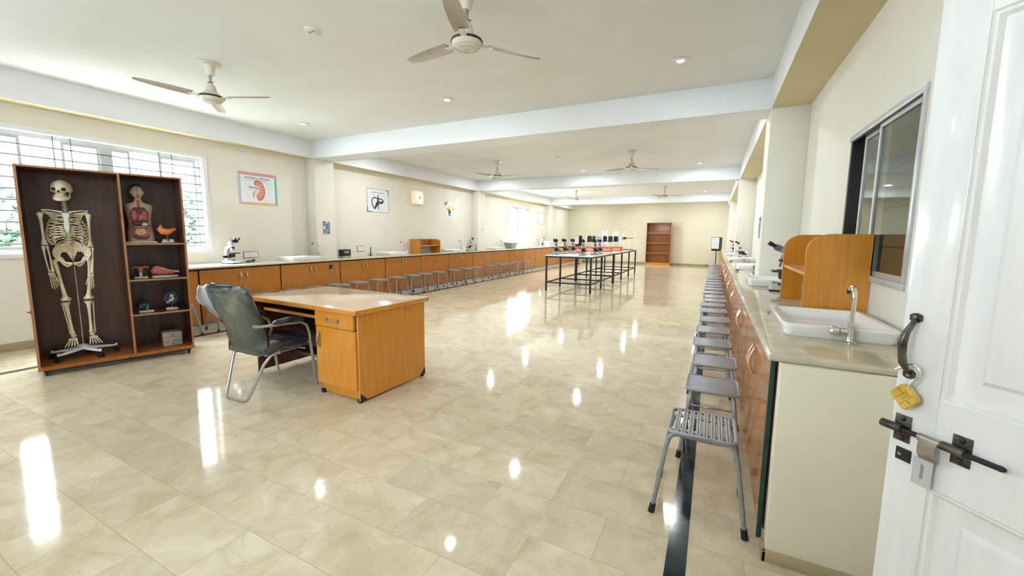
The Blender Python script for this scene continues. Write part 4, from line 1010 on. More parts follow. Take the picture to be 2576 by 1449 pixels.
SD = make_scope(Mg, Mg, Mg2); SD.location = (.625, 4.42, .9125); SD.rotation_euler = (0,0,PI-.05); SD['label'] = 'grey and black microscope behind the shelf rack on the right counter'
SD.scale = (1.12,)*3
dup(SC, (.60, 10.75, .9125), PI, 'white microscope halfway along the right counter, eyepieces towards the aisle')
dup(SG, (.60, 14.35, .9125), PI, 'small grey microscope farthest along the right counter')

# ================================================================ BLACK FRAME TABLES WITH WHITE TOPS
def make_table(y0, y1, mids, label):
    t = thing('work_table', label, 'table', (-3.195, (y0+y1)/2, 0), 0, 'long black-framed work tables'); yc = (y0+y1)/2; a = y0-yc; c = y1-yc; X = .575; r = .02
    b = MB(); b.box((-X-.03, a-.03, .883), (X+.03, c+.0, .909), .003); obj('tabletop', b, noisy('white_table_laminate', (.80,.81,.80), (.74,.75,.74), 3, .2, coat=.3), t)
    ys_ = [a+.01] + [m-yc for m in mids] + [c-.03]
    for y in ys_:
        for s_ in (-1, 1):
            b = MB(); b.box((s_*X-r, y-r, 0), (s_*X+r, y+r, .846)); obj('leg', b, M_blackm, t)
    b = MB()
    for y in ys_: b.box((-X+r, y-.016, .20), (X-r, y+.016, .232)); 
    for s_ in (-1, 1): b.box((s_*X-.016, a, .20), (s_*X+.016, c-.01, .232))
    obj('lower_rails', b, M_blackm, t)
    b = MB(); b.box((-X-r, a-.01, .846), (X+r, a+.03, .883)); b.box((-X-r, c-.05, .846), (X+r, c-.01, .883))
    for s_ in (-1, 1): b.box((s_*X-r, a+.03, .846), (s_*X+r, c-.05, .883))
    obj('top_frame', b, M_blackm, t)
    return t
make_table(9.47, 11.93, [10.52], 'black-framed work table nearest the camera, carrying the row of microscopes')
make_table(11.985, 15.65, [13.12, 14.35], 'far black-framed work table carrying the orange-red baskets and drums')
TZ = .9095
tabs = [(-3.695, 9.95, 'black and grey microscope at the near left corner of the work tables'), (-3.64, 10.5, 'second microscope of the left file on the work tables'), (-3.585, 11.02, 'third microscope of the left file on the work tables, before a basket'),
        (-2.975, 9.98, 'black and grey microscope nearest the camera in the middle of the work table'), (-2.78, 10.42, 'microscope at the right edge of the near work table'), (-2.82, 11.05, 'rearmost microscope of the right file on the work tables')]
for i, (x, y, lab) in enumerate(tabs): dup(SG, (x, y, TZ), -PI/2 + (.12,-.05,.1,.0,-.1,.05)[i], lab)

def make_basket():
    t = thing('plastic_basket', '', 'basket', group='orange-red plastic baskets on the work tables'); b = MB()
    rs = [[(p[0], p[1], z) for p in rrect(w, h, .03, 4)] for w, h, z in ((.34,.24,0),(.39,.29,.13),(.41,.31,.135),(.41,.31,.15),(.385,.285,.15),(.375,.275,.13),(.325,.225,.006))]
    b.rings(rs); bo = obj('tub', b, M_redpl, t)
    b = MB()
    for s_ in (-1, 1): b.box((-.13, s_*.1485-.004, .02), (.13, s_*.1485+.004, .10), .003); 
    for s_ in (-1, 1): b.box((s_*.199-.004, -.09, .02), (s_*.199+.004, .09, .10), .003)
    obj('side_sticker', b, mat('pale_basket_panel', (.78,.42,.30), .4), bo)
    return t
BK = make_basket(); BK.location = (-3.56, 11.50, TZ); BK['label'] = 'orange-red plastic basket at the left, right behind the microscopes'
for x, y, rz, lab in ((-3.46, 12.55, .1, 'orange-red basket in the middle of the far work table'), (-3.00, 12.62, 0, 'orange-red basket at the right edge of the far work table, nearer one'), (-2.86, 13.35, .05, 'orange-red basket at the right edge of the far work table, farther one')): dup(BK, (x, y, TZ), rz, lab)
def make_drum():
    t = thing('kymograph_drum', '', 'recording drum', group='black recording drums on stands'); b = MB(); b.box((-.11,-.08,0), (.11,.08,.025), .004); b.box((-.06,-.05,.025), (.06,.05,.12), .005); obj('base', b, Mg, t)
    b = MB(); b.cyl((0,0,.12), (0,0,.56), .007, n=10); obj('spindle', b, M_bonel, t)
    b = MB(); b.lathe([(.001,.29),(.085,.29),(.088,.294),(.088,.475),(.085,.479),(.04,.481),(.034,.493),(.001,.493)], 28); obj('drum', b, M_beads, t)
    b = MB(); b.cyl((.098,0,.12), (.098,0,.52), .006, n=8); b.box((.085,-.012,.30), (.11,.012,.48)); obj('side_post', b, M_bonel, t)
    return t
DR = make_drum(); DR.location = (-3.66, 12.95, TZ); DR['label'] = 'black recording drum behind the fourth microscope, leftmost on the far table'
for x, y, lab in ((-3.69, 13.5, 'black recording drum with a white spindle, behind the microscopes of the right file'), (-3.43, 14.1, 'black recording drum left of a touching pair'), (-3.20, 13.9, 'black recording drum right of a touching pair'), (-3.12, 14.4, 'black recording drum before two white arcs')): dup(DR, (x, y, TZ), random.uniform(0,3), lab)
def make_perimeter():
    """visual field perimeter: broad white arc on a stand, facing -x"""
    t = thing('arc_perimeter', '', 'perimeter instrument', group='white arc instruments on the work tables'); b = MB(); R_ = .26
    rs = []
    for i in range(17):
        a = math.radians(-88+176*i/16); w = .075*math.cos(a*.93)**.6 + .012
        c = Vector((-.24*math.cos(a)*.55, 0, .42 + R_*math.sin(a))); nrm = Vector((-math.cos(a),0,math.sin(a))).normalized()
        rs.append([c+Vector((0,-w,0))+nrm*.002, c+Vector((0,w,0))+nrm*.002, c+Vector((0,w,0))-nrm*.004, c+Vector((0,-w,0))-nrm*.004])
    b.rings(rs); obj('white_arc', b, M_white, t, sharp=50)
    b = MB(); b.cyl((-.15,0,.42), (-.02,0,.42), .055, .035, 20); obj('hub', b, M_black, t)
    b = MB(); b.cyl((-.05,0,.425), (.22,0,.43), .012, n=10); obj('arm', b, M_dsteel, t)
    b = MB(); b.cyl((-.05,0,.02), (-.05,0,.40), .007, n=10); obj('post', b, M_chrome, t)
    for x_ in (.17,.21): b = MB(); b.cyl((x_,0,.02), (x_,0,.425), .004, n=8); obj('thin_post', b, M_chrome, t)
    b = MB(); b.box((-.12,-.07,0), (.23,.07,.02), .004); obj('base', b, M_blackm, t)
    return t
PM = make_perimeter(); PM.location = (-2.86, 15.05, TZ); PM.rotation_euler = (0,0,.35); PM['label'] = 'white curved arc with black hub at the far right end of the work tables'
for x, y, rz, lab in ((-3.66, 14.5, 2.6, 'white curved arc leftmost behind the drums'), (-3.56, 15.1, .9, 'white curved arc showing above a pair of drums'), (-3.24, 15.05, 1.5, 'white curved arc right behind the rightmost drum')): dup(PM, (x, y, TZ), rz, lab)

# ---------------------------------------------------------------- eye chart boxes on floor stands
def make_chart():
    t = thing('eye_chart_stand', '', 'eye chart stand', group='vision test boxes on floor stands')
    b = MB(); b.lathe([(.001,0),(.12,0),(.12,.012),(.03,.03),(.001,.03)], 24); obj('foot', b, M_blackm, t)
    b = MB(); b.cyl((0,0,.02), (0,0,1.0), .014, n=12); obj('pole', b, M_blackm, t)
    b = MB(); b.box((-.14,-.10,.955), (.14,.10,1.02), .006); b.box((-.15,-.11,1.02), (.15,.11,1.46), .008); bx = obj('box', b, M_blackm, t)
    b = MB(); b.box((-.135,-.1125,1.035), (.135,-.110,1.445)); p = obj('front_panel', b, M_paper, bx)
    b = MB(); b.box((-.1525,-.095,1.035), (-.150,.095,1.445)); p2 = obj('side_panel', b, M_paper, bx)
    b = MB()
    b.tube([(.045*math.cos(a), -.1128, 1.375+.03*math.sin(a)) for a in [PI*i/10 for i in range(11)]], .004, 5)
    for i in range(6): b.box((-.03-.012*i, -.1130, 1.33-.045*i), (.03+.012*i, -.1126, 1.335-.045*i))
    obj('chart_marks', b, M_faint, p)
    b = MB()
    for i, z in enumerate((1.38,1.30,1.23,1.17)): b.box((-.1530, -.05, z), (-.1526, .0, z+.045-.006*i)); 
    obj('letter_marks', b, M_ink, p2)
    return t
CHT = make_chart(); CHT.location = (.10, 16.05, 0); CHT.rotation_euler = (0,0,-.42); CHT['label'] = 'white-faced eye test box on a black pole beside the far end of the right counter'; CHT.scale = (.96,)*3
dup(CHT, (-6.02, 19.35, 0), -.5, 'black-backed eye test box on a pole behind the work tables, near the back left corner')

# ================================================================ BOOKCASE
t = thing('bookcase', 'empty wooden bookcase with four shelves standing against the back wall', 'bookcase', (-2.43, 20.98, 0), .0)
w, d, h = .57, .32, 2.07
for s_ in (-1, 1):
    b = MB(); b.box((s_*w-.01, -d/2, 0), (s_*w+.01, d/2, h)); o_ = obj('side_panel', b, M_woodb, t); b = MB(); b.box((s_*w-.01, -d/2-.002, 0), (s_*w+.01, -d/2, h)); obj('edge_band', b, M_edge, o_)
for z in (.10, .58, 1.07, 1.55): 
    b = MB(); b.box((-w+.01, -d/2, z), (w-.01, d/2-.01, z+.022)); o_ = obj('shelf', b, M_woodb, t); b = MB(); b.box((-w+.01, -d/2-.002, z), (w-.01, -d/2, z+.022)); obj('edge_band', b, M_edge, o_)
b = MB(); b.box((-w+.01, -d/2+.01, 0), (w-.01, -d/2+.03, .10)); obj('plinth', b, M_wood, t)
b = MB(); b.box((-w+.01, -d/2, h-.022), (w-.01, d/2-.01, h)); obj('top_panel', b, M_woodb, t)
b = MB(); b.box((-w+.01, d/2-.01, .1), (w-.01, d/2, h)); obj('back_panel', b, M_woodb, t)

# ================================================================ THINGS ON THE LEFT WALL (facing +x)
def wm(x, y, z): return Matrix.Translation((x, y, z)) @ Matrix(((0,0,1,0),(1,0,0,0),(0,1,0,0),(0,0,0,1)))   # local x -> +y, local y -> +z, local z -> +x
def flat(name, poly, m, parent, d0, d1):
    b = MB(); b.prism(poly, lambda p,q: (d0,p,q), lambda p,q: (d1,p,q)); return obj(name, b, m, parent)
def stroke(b, pts, r, d=.003): b.tube([(d, p[0], p[1]) for p in pts], r, 5)
def rect(a, b_, c, d): return [(a,c),(b_,c),(b_,d),(a,d)]
# kidney poster
P1 = thing('kidney_poster', 'hand-drawn poster titled HUMAN KIDNEY with pink, green and orange border on the left wall', 'poster', (XL+.001, 4.42, 2.143))
w, h = .335, .275
flat('paper', [(-w,h),(w,h),(w,-h),(-w,-h)], M_paper, P1, 0, .002)
flat('pink_border', [(-w,h),(w,h),(w-.045,h-.05),(-w+.045,h-.05)], mat('pink_crayon', (.66,.30,.36), .7), P1, .002, .003)
flat('green_border', [(w,h),(w,-h),(w-.04,-h+.045),(w-.04,h-.05)], mat('green_crayon', (.16,.50,.38), .7), P1, .002, .003)
flat('orange_border', [(-w,-h),(w,-h),(w-.04,-h+.045),(-w+.045,-h+.045)], mat('orange_crayon', (.74,.45,.28), .7), P1, .002, .003)
flat('blue_grey_border', [(-w,h),(-w,-h),(-w+.045,-h+.045),(-w+.045,h-.05)], mat('blue_grey_crayon', (.48,.53,.66), .7), P1, .002, .003)
Mt = Matrix(((0,0,1,0),(1,0,0,0),(0,1,0,0),(0,0,0,1)))
text_mesh('title', 'HUMAN  KIDNEY', .058, M_ink, P1, Matrix.Translation((.003, .0, h-.095)) @ Mt, .0004)
b = MB(); b.box((.0022,-.165,h-.135), (.003,-.03,h-.131)); b.box((.0022,.0,h-.137), (.003,.165,h-.133)); obj('title_underline', b, M_ink, P1)
kid = [(-.055,.125),(-.02,.15),(.03,.145),(.075,.10),(.105,.03),(.112,-.05),(.09,-.13),(.045,-.18),(.0,-.185),(-.03,-.15),(-.035,-.10),(-.01,-.065),(.02,-.03),(.02,.02),(-.01,.045),(-.05,.055),(-.07,.085)]
flat('kidney_outline', [(p*1.05+.0,q*1.05) for p,q in kid], mat('kidney_dark_line', (.30,.06,.06), .7), P1, .0022, .0032)
flat('kidney_drawing', kid, mat('kidney_colour', (.62,.22,.17), .7), P1, .0032, .004)
b = MB()
for a, c in (((.0,.02),(-.02,.105)),((.01,.02),(.045,.085)),((.02,.0),(.08,.02)),((.02,-.01),(.085,-.05)),((.01,-.03),(.06,-.11)),((.0,-.04),(.01,-.14))): stroke(b, [a, c], .006, .0035)
obj('pale_pyramids', b, mat('pale_crayon', (.82,.62,.50), .7), P1)
b = MB(); stroke(b, [(-.16,.03),(-.05,.02),(.02,.0)], .007, .003); obj('purple_vessel', b, mat('purple_crayon', (.25,.06,.16), .7), P1)
b = MB(); stroke(b, [(-.16,-.005),(-.05,-.015),(.0,-.02)], .005, .003); obj('grey_vessel', b, M_faint, P1)
flat('yellow_ureter', [(-.03,-.02),(-.06,-.03),(-.085,-.06),(-.09,-.13),(-.075,-.13),(-.06,-.09),(-.02,-.05)], mat('yellow_crayon', (.68,.62,.22), .7), P1, .0022, .0034)
b = MB(); stroke(b, [(-.085,-.06),(-.09,-.12),(-.08,-.16)], .006, .0034); obj('ureter_stem', b, mat('olive_crayon', (.22,.24,.10), .7), P1)
b = MB()
for y_, z_, l_ in ((-.24,.12,.10),(-.21,.07,.08),(-.29,.03,.12),(-.27,-.02,.12),(.11,.10,.10),(.17,.03,.08),(.15,-.06,.08),(-.2,-.15,.06),(.10,-.18,.07)): b.box((.0022,y_,z_), (.0026,y_+l_,z_+.006))
obj('pencil_notes', b, M_faint, P1)
# liver poster
P2 = thing('liver_poster', 'white poster with a bold black liver outline on the left wall of the middle bay', 'poster', (XL+.001, 7.23, 2.17))
w, h = .345, .27
flat('paper', [(-w,h),(w,h),(w,-h),(-w,-h)], M_paper, P2, 0, .002)
b = MB()
for q in (rect(-w,w,h-.006,h), rect(-w,w,-h,-h+.006), rect(-w,-w+.008,-h,h), rect(w-.008,w,-h,h), rect(w-.09,w,h-.016,h), rect(w-.02,w,h-.13,h), rect(-w,-w+.13,-h,-h+.016), rect(-w,-w+.02,-h,-h+.12)): b.prism(q, lambda p,r: (.002,p,r), lambda p,r: (.003,p,r))
obj('black_border', b, M_ink, P2)
b = MB()
liver = [(-.20,-.02),(-.175,.04),(-.12,.07),(-.02,.05),(.10,.045),(.17,.01),(.155,-.03),(.10,-.06),(.03,-.06),(-.03,-.10),(-.09,-.175),(-.12,-.20),(-.15,-.16),(-.19,-.09)]
b.tube([(.005,p,q) for p,q in liver], .011, 6, closed=True)
b.tube([(.005,-.02,.05),(.005,0,-.0),(.005,-.05,-.07),(.005,-.11,-.17)], .020, 6, rs=[.014,.022,.024,.014]); b.tube([(.005,.0,-.02),(.005,.08,-.035),(.005,.14,-.02)], .014, 6)
obj('liver_outline', b, M_ink, P2)
b = MB(); b.box((.002,.005,-.20), (.004,.022,.13)); obj('red_vessel', b, mat('dark_red_ink', (.28,.04,.07), .7), P2)
b = MB(); b.box((.002,-.015,-.20), (.004,-.002,.13)); obj('blue_vessel', b, mat('slate_ink', (.10,.11,.2), .7), P2)
text_mesh('title', 'ANATOMY OF HUMAN LIVER', .030, M_ink, P2, Matrix.Translation((.003, .0, .185)) @ Mt, .0004)
# third poster with a folded corner
P3 = thing('brain_poster', 'unframed white poster with yellow, red and green shapes and a folded top left corner', 'poster', (XL+.001, 10.20, 2.13))
w, h = .27, .255
flat('paper', [(-w+.14,h),(w,h),(w,-h),(-w,-h),(-w,h-.15)], M_paper, P3, 0, .002)
b = MB(); v = [b._v((.002,-w+.14,h)), b._v((.002,-w,h-.15)), b._v((.03,-w-.07,h-.075)), b._v((.03,-w+.02,h-.02))]; b._f(v)
fc = obj('folded_corner', b, mat('paper_back', (.42,.40,.36), .8), P3); sm = fc.modifiers.new('t', 'SOLIDIFY'); sm.thickness = .001
def blob(name, pts, col, d=.0022): return flat(name, pts, mat(name+'_ink', col, .7), P3, d, d+.0012)
blob('yellow_shape', [(-.07+.035*math.cos(a)*(1), .06+.075*math.sin(a)) for a in [2*PI*i/14 for i in range(14)]], (.80,.68,.03))
blob('red_shape', [(-.14+.055*math.cos(a), .0+.032*math.sin(a)) for a in [2*PI*i/12 for i in range(12)]], (.70,.13,.05), .0030)
b = MB(); b.tube([(.003,-.18,.0),(.003,-.21,.02),(.003,-.22,.05)], .006, 6); obj('red_tail', b, M_ink, P3)
blob('maroon_shape', [(-.12,-.03),(-.08,.01),(-.05,-.02),(-.03,-.01),(-.03,-.11),(-.09,-.12),(-.12,-.09)], (.07,.015,.03), .0038)
b = MB(); b.tube([(.004,-.125,-.06),(.004,-.12,-.14),(.004,-.09,-.17),(.004,-.05,-.165)], .016, 6); obj('green_shape', b, mat('dark_green_ink', (.03,.20,.15), .7), P3)
blob('pale_yellow_shape', [(.10+.05*math.cos(a), .055+.10*math.sin(a)*(1 if math.sin(a) < 0 else .85)) for a in [2*PI*i/16 for i in range(16)]], (.75,.74,.20))
b = MB(); b.box((.0034,.065,.035), (.004,.085,.05)); b.box((.0034,.105,.035), (.004,.135,.05)); b.box((.0034,.09,.0), (.004,.105,.012)); obj('dark_marks', b, mat('olive_ink', (.20,.22,.05), .7), P3)
b = MB(); b.box((.0022,-.06,.215), (.0026,.03,.222)); b.box((.0022,.07,.205), (.0026,.19,.212)); obj('pencil_notes', b, M_faint, P3)
# fourth poster
P4 = thing('framed_chart', 'thin-framed white chart on the left wall beyond the far window', 'poster', (XL+.001, 17.30, 2.17))
w, h = .36, .275
flat('paper', [(-w,h),(w,h),(w,-h),(-w,-h)], M_paper, P4, 0, .002)
b = MB()
for q in (rect(-w,w,h-.012,h), rect(-w,w,-h,-h+.012), rect(-w,-w+.018,-h,h), rect(w-.018,w,-h,h)): b.prism(q, lambda p,r: (.002,p,r), lambda p,r: (.006,p,r))
obj('frame', b, mat('grey_ink', (.22,.22,.24), .6), P4)
b = MB()
for y_, z_, l_, t_ in ((-.14,.19,.30,.02),(-.2,.07,.06,.03),(-.02,.07,.06,.03),(.12,.07,.06,.03),(-.24,-.09,.12,.03),(-.02,-.09,.04,.03),(.08,-.09,.2,.03)): b.box((.0022,y_,z_), (.0028,y_+l_,z_+t_))
obj('faint_drawings', b, M_faint, P4)
# square exhaust fan opening; its glow imitates daylight from outside
LM = thing('wall_lamp', 'glowing warm square wall lamp between the two middle posters', 'wall lamp', (XL+.001, 8.625, 2.36))
b = MB(); b.prism(rrect(.40,.35,.05,5), lambda p,q: (0,p,q), lambda p,q: (.05,p,q)); b.prism(rrect(.37,.32,.05,5), lambda p,q: (.05,p,q), lambda p,q: (.085,p*.97,q*.97)); obj('housing', b, M_warm, LM)
b = MB(); b.lathe([(.001,.085),(.11,.085),(.12,.095),(.10,.11),(.055,.115),(.045,.10),(.001,.10)], 28, (0,0,0), 'x'); rg = obj('bright_ring', b, M_warmc, LM)
b = MB(); b.ell((.105,0,0), (.012,.04,.04), 16, 8); obj('centre_knob', b, mat('tan_plastic', (.55,.33,.20), .5), rg)
b = MB(); b.box((0,-.19,-.185), (.06,.19,-.165), .004); obj('lower_lip', b, M_white, LM)
# round wall plates
for y_, z_, lab in ((4.26, 2.475, 'round white wall plate just above the kidney poster'), (5.09, 2.53, 'round white wall plate right of the kidney poster'), (10.42, 2.47, 'pale round wall plate above the folded-corner poster'), (11.02, 2.53, 'pale round wall plate left of the second pillar')):
    t = thing('wall_plate', lab, 'wall plate', (XL, y_, z_), 0, 'round white wall plates')
    b = MB(); b.lathe([(.001,.001),(.045,.001),(.045,.008),(.040,.012),(.001,.012)], 24, (0,0,0), 'x'); pl_ = obj('cover', b, M_white, t)
    b = MB(); b.cyl((.012,-.006,.002), (.014,-.006,.002), .004, n=8); b.cyl((.012,.004,-.010), (.014,.004,-.010), .004, n=8); obj('screw', b, M_dsteel, pl_)
# notices on the pillars
N1 = thing('safety_notice', 'blue-grey printed notice on the first left pillar', 'notice', (-6.949, 5.575, 1.50))
flat('sheet', rect(-.085,.085,-.125,.125), M_sign, N1, 0, .003)
b = MB()
for q in (rect(-.08,-.01,.10,.12), rect(-.08,-.01,.07,.08), rect(.0,.025,.06,.08), rect(.005,.02,.02,.045), rect(.0,.025,-.02,.005), rect(-.06,-.035,-.065,-.04), rect(.03,.065,-.10,-.08)): b.prism(q, lambda p,r: (.003,p,r), lambda p,r: (.004,p,r))
obj('dark_print', b, M_navy, N1)
b = MB()
for q in (rect(-.07,-.04,-.03,.03), rect(-.005,.03,.095,.12), rect(-.075,-.01,.085,.095)): b.prism(q, lambda p,r: (.003,p,r), lambda p,r: (.004,p,r))
obj('white_print', b, M_white, N1)
b = MB()
for z_ in (.07,.03,-.01,-.05): b.box((.003,.035,z_), (.004,.075,z_+.012))
obj('text_lines', b, mat('grey_blue_text', (.14,.17,.24), .6), N1)
N2 = thing('safety_notice', 'white notice with small grey print on the second left pillar', 'notice', (-6.949, 11.62, 1.47))
flat('sheet', rect(-.09,.09,-.14,.14), M_paper, N2, 0, .003)
b = MB(); b.box((.003,-.055,.10), (.004,.06,.125))
for z_ in (.05,.0,-.04,-.08): b.box((.003,-.055,z_), (.004,-.02,z_+.012)); b.box((.003,.01,z_), (.004,.06,z_+.012))
obj('text_lines', b, mat('grey_ink', (.22,.22,.24), .6), N2)
N3 = thing('safety_notice', 'narrow grey notice on the first right pillar, seen almost edge-on', 'notice', (.4795, 5.60, 1.52), PI)
flat('sheet', rect(-.10,.10,-.125,.125), M_sign, N3, 0, .003)
b = MB(); b.box((.003,-.08,.08), (.004,.08,.11)); b.box((.003,-.08,-.06), (.004,-.02,.04)); obj('dark_print', b, M_navy, N3)
# switch boards
def board(x, y, z, w, h, n, label, rz=0):
    t = thing('switch_board', label, 'switch board', (x, y, z), rz, 'flush switch and socket boards')
    b = MB(); b.prism(rrect(w, h, .008, 3), lambda p,q: (0,p,q), lambda p,q: (.008,p,q)); fr_ = obj('surround', b, mat('grey_surround', (.22,.22,.22), .5), t)
    for i in range(n):
        cw = (w-.02)/n; c = -w/2+.01+cw*(i+.5); b = MB(); b.prism(rrect(cw-.004, h-.02, .006, 3, c), lambda p,q: (.008,p,q), lambda p,q: (.014,p,q)); mo = obj('module', b, M_white, t)
        b = MB()
        if i == 0 or n == 1:
            for dy, dz in ((0,.018),(-.014,-.006),(.014,-.006)): b.cyl((.014,c+dy,dz), (.0145,c+dy,dz), .0045, n=8)
            b.box((.014,c-.018,.028),(.0148,c+.018,.030))
        else: b.box((.014,c-.02,-.014),(.017,c+.02,-.012)); b.box((.014,c-.01,.012),(.0145,c+.01,.014))
        obj('socket_holes', b, M_faint if i else mat('grey_surround', (.22,.22,.22), .5), mo)
board(XL+.001, 4.22, 1.010, .25, .115, 2, 'double switch board on the left wall beside the white microscope')
board(XL+.001, 6.65, 1.052, .19, .125, 1, 'single socket board on the left wall right of the black power box')
board(XL+.001, 17.1, 1.14, .30, .14, 1, 'small pale socket board on the left wall under the thin-framed chart')

# ================================================================ SMALL THINGS ON THE COUNTERS
PS = thing('power_supply', 'black power box with three white dials on the left counter beside the first pillar', 'power supply', (-7.02, 6.06, .9005))
b = MB(); b.box((-.06,-.11,.015), (.06,.11,.155), .005); bx_ = obj('case', b, M_black, PS)
b = MB(); b.box((-.055,-.105,0), (.061,.105,.02)); obj('foot', b, M_steel, PS)
for i in range(3):
    b = MB(); b.cyl((.06,-.045+.04*i,.105), (.068,-.045+.04*i,.105), .014, n=16); obj('dial', b, M_white, bx_)
b = MB(); b.box((.0605,-.06,.07), (.0612,.06,.0735)); obj('scale_line', b, M_white, bx_)
def cable(name, pts, r, m, label): 
    b = MB(); b.tube(pts, r, 6); return tag(obj(name, b, m), label, 'cable')
cable('cable', [(-7.02,6.18,1.02),(-7.0,6.26,1.02),(-6.98,6.42,.95),(-6.95,6.55,.906),(-7.0,6.65,.9045),(-7.06,6.72,.91),(-7.09,6.78,.93)], .004, M_bonel, 'cream cable running from the black power box to the small burner')
def burner(x, y, label, rz=0):
    t = thing('bunsen_burner', label, 'burner', (x, y, .9005), rz, 'small dark burners on the left counter')
    b = MB(); b.lathe([(.001,0),(.05,0),(.05,.008),(.016,.022),(.013,.035),(.001,.035)], 20); obj('foot', b, M_dsteel, t)
    b = MB(); b.cyl((0,0,.03), (0,0,.185), .0095, n=12); b.cyl((0,0,.045), (0,0,.07), .014, n=12); obj('tube', b, M_dsteel, t)
    b = MB(); b.tube([(-.012,0,.03),(-.03,0,.045),(-.045,-.01,.055),(-.06,-.02,.05)], .006, 6); obj('gas_inlet', b, M_chrome, t)
burner(-7.10, 6.86, 'small dark burner on the left counter right of the single socket board'); burner(-6.80, 10.98, 'small dark burner on the left counter beside the second pillar')
def scope_lead(x, y, z, label):
    t = thing('power_adapter', label, 'power adapter', (x, y, z), .4)
    b = MB(); b.tube([(0,-.05,.018),(0,0,.020),(0,.05,.018)], .018, 10, rs=[.012,.018,.014]); b.tube([(0,.05,.018),(.02,.085,.022),(.01,.12,.030),(-.02,.12,.03)], .018, 10, rs=[.010,.014,.020,.016]); obj('plug_body', b, M_black, t)
scope_lead(-6.86, 3.98, .9005, 'coiled black power lead right beside the white microscope')
o = scope_lead(.62, 7.95, .9125, 'black power adapter lying on the right counter beyond the first pillar')
TB = thing('plastic_tub', 'grey-green plastic tub standing on the left counter below the far window', 'tub', (-6.84, 13.52, .9005))
b = MB(); rs = [[(p[0], p[1], z) for p in rrect(w_, h_, .03, 4)] for w_, h_, z in ((.26,.36,.0),(.36,.50,.20),(.385,.525,.20),(.385,.525,.215),(.35,.49,.215),(.25,.35,.012))]
b.rings(rs); obj('tub_body', b, M_tub, TB)
b = MB(); b.ell((0,-.02,.17), (.12,.18,.06), 18, 8); b.ell((.03,.12,.19), (.07,.08,.05), 14, 8); o_ = tag(obj('plastic_sheet', b, mat('white_plastic_sheet', (.72,.75,.82), .35), loc=(-6.84,13.52,.9005)), 'crumpled white plastic heaped in the grey-green tub', 'plastic sheet')
t = thing('clear_bottle', 'pale plastic wash bottle beside the tub under the far window', 'bottle', (-6.88, 14.12, .9005))
b = MB(); b.lathe([(.001,0),(.04,0),(.042,.01),(.042,.13),(.030,.16),(.014,.17),(.014,.185),(.001,.185)], 18); obj('body', b, M_white, t)
b = MB(); b.tube([(0,0,.18),(0,0,.235),(.0,-.03,.25),(.0,-.07,.235)], .004, 6); b.cyl((0,0,.178),(0,0,.2),.016,n=12); obj('nozzle', b, M_white, t)
t = thing('white_box', 'plain white box on the left counter behind the microscopes, near the back left corner', 'box', (-6.82, 17.35, .9005))
b = MB(); b.box((-.14,-.24,0), (.14,.24,.24), .012); obj('case', b, M_white, t); b = MB(); b.box((.14,-.2,.03), (.143,.2,.21)); obj('front_panel', b, M_paper, t)
t = thing('glass_beaker', 'empty clear beaker on the right counter against the first pillar', 'beaker', (.60, 6.95, .9125))
b = MB(); b.lathe([(.001,0),(.035,0),(.037,.01),(.037,.11),(.041,.115),(.035,.112),(.034,.012),(.001,.008)], 20); obj('glass', b, M_glasst, t)
for x, y, lab in ((.33, 6.55, 'small dark clamp on the right countertop edge, nearer one'), (.33, 9.0, 'small dark clamp on the right countertop edge, farther one')):
    t = thing('gas_cock', lab, 'gas cock', (x, y, .9125), .5, 'small dark fittings on the right countertop')
    b = MB(); b.cyl((0,0,0), (0,0,.022), .014, .010, 10); obj('valve_body', b, M_dsteel, t); b = MB(); b.tube([(-.035,0,.022),(.0,0,.026),(.035,0,.032)], .007, 8); obj('lever', b, M_dsteel, t)
# granite upstand on the near right wall and scraps of tape
o = tag(obj('upstand', MB().box((XR-.012, 2.02, .9125), (XR-.0005, 2.62, .955), .002), M_skirt), 'thin beige upstand strip on the wall beside the nearest sink', 'upstand')
for i, (y_, z_, rx, lab) in enumerate(((4.05,2.52,.4,'scrap of tape high on the right wall, left of the sliding window'), (4.30,2.33,1.2,'upper middle scrap of tape on the right wall beside the pillar'), (4.62,2.20,.1,'scrap of tape on the right wall nearest the pillar'), (4.22,2.02,0,'vertical scrap of tape on the right wall beside the sliding window'), (4.55,1.66,.2,'lower scrap of tape on the right wall near the pillar'), (4.32,1.70,.9,'lowest scrap of tape between pillar and window'))):
    b = MB(); b.box((-.0012,-.008,-.028), (0,.008,.028)); tag(obj('tape_scrap', b, M_paper, loc=(XR-.0003,y_,z_), rot=(rx,0,0)), lab, 'tape', 'tape scraps on the right wall')

# ================================================================ THE DOOR, swung open; leaf plane through the latch edge
dv = Vector((-.648, .761, 0)); LP = Vector((.4375, 1.3135, 0)); LW = .63
hinge = LP - dv*LW
ang = math.atan2(dv.y, dv.x)
DR_ = thing('door_1', 'glossy white panelled door leaf swung open at the right edge of the photo', 'door', (hinge.x, hinge.y, .012), ang); tag(DR_, kind='structure')
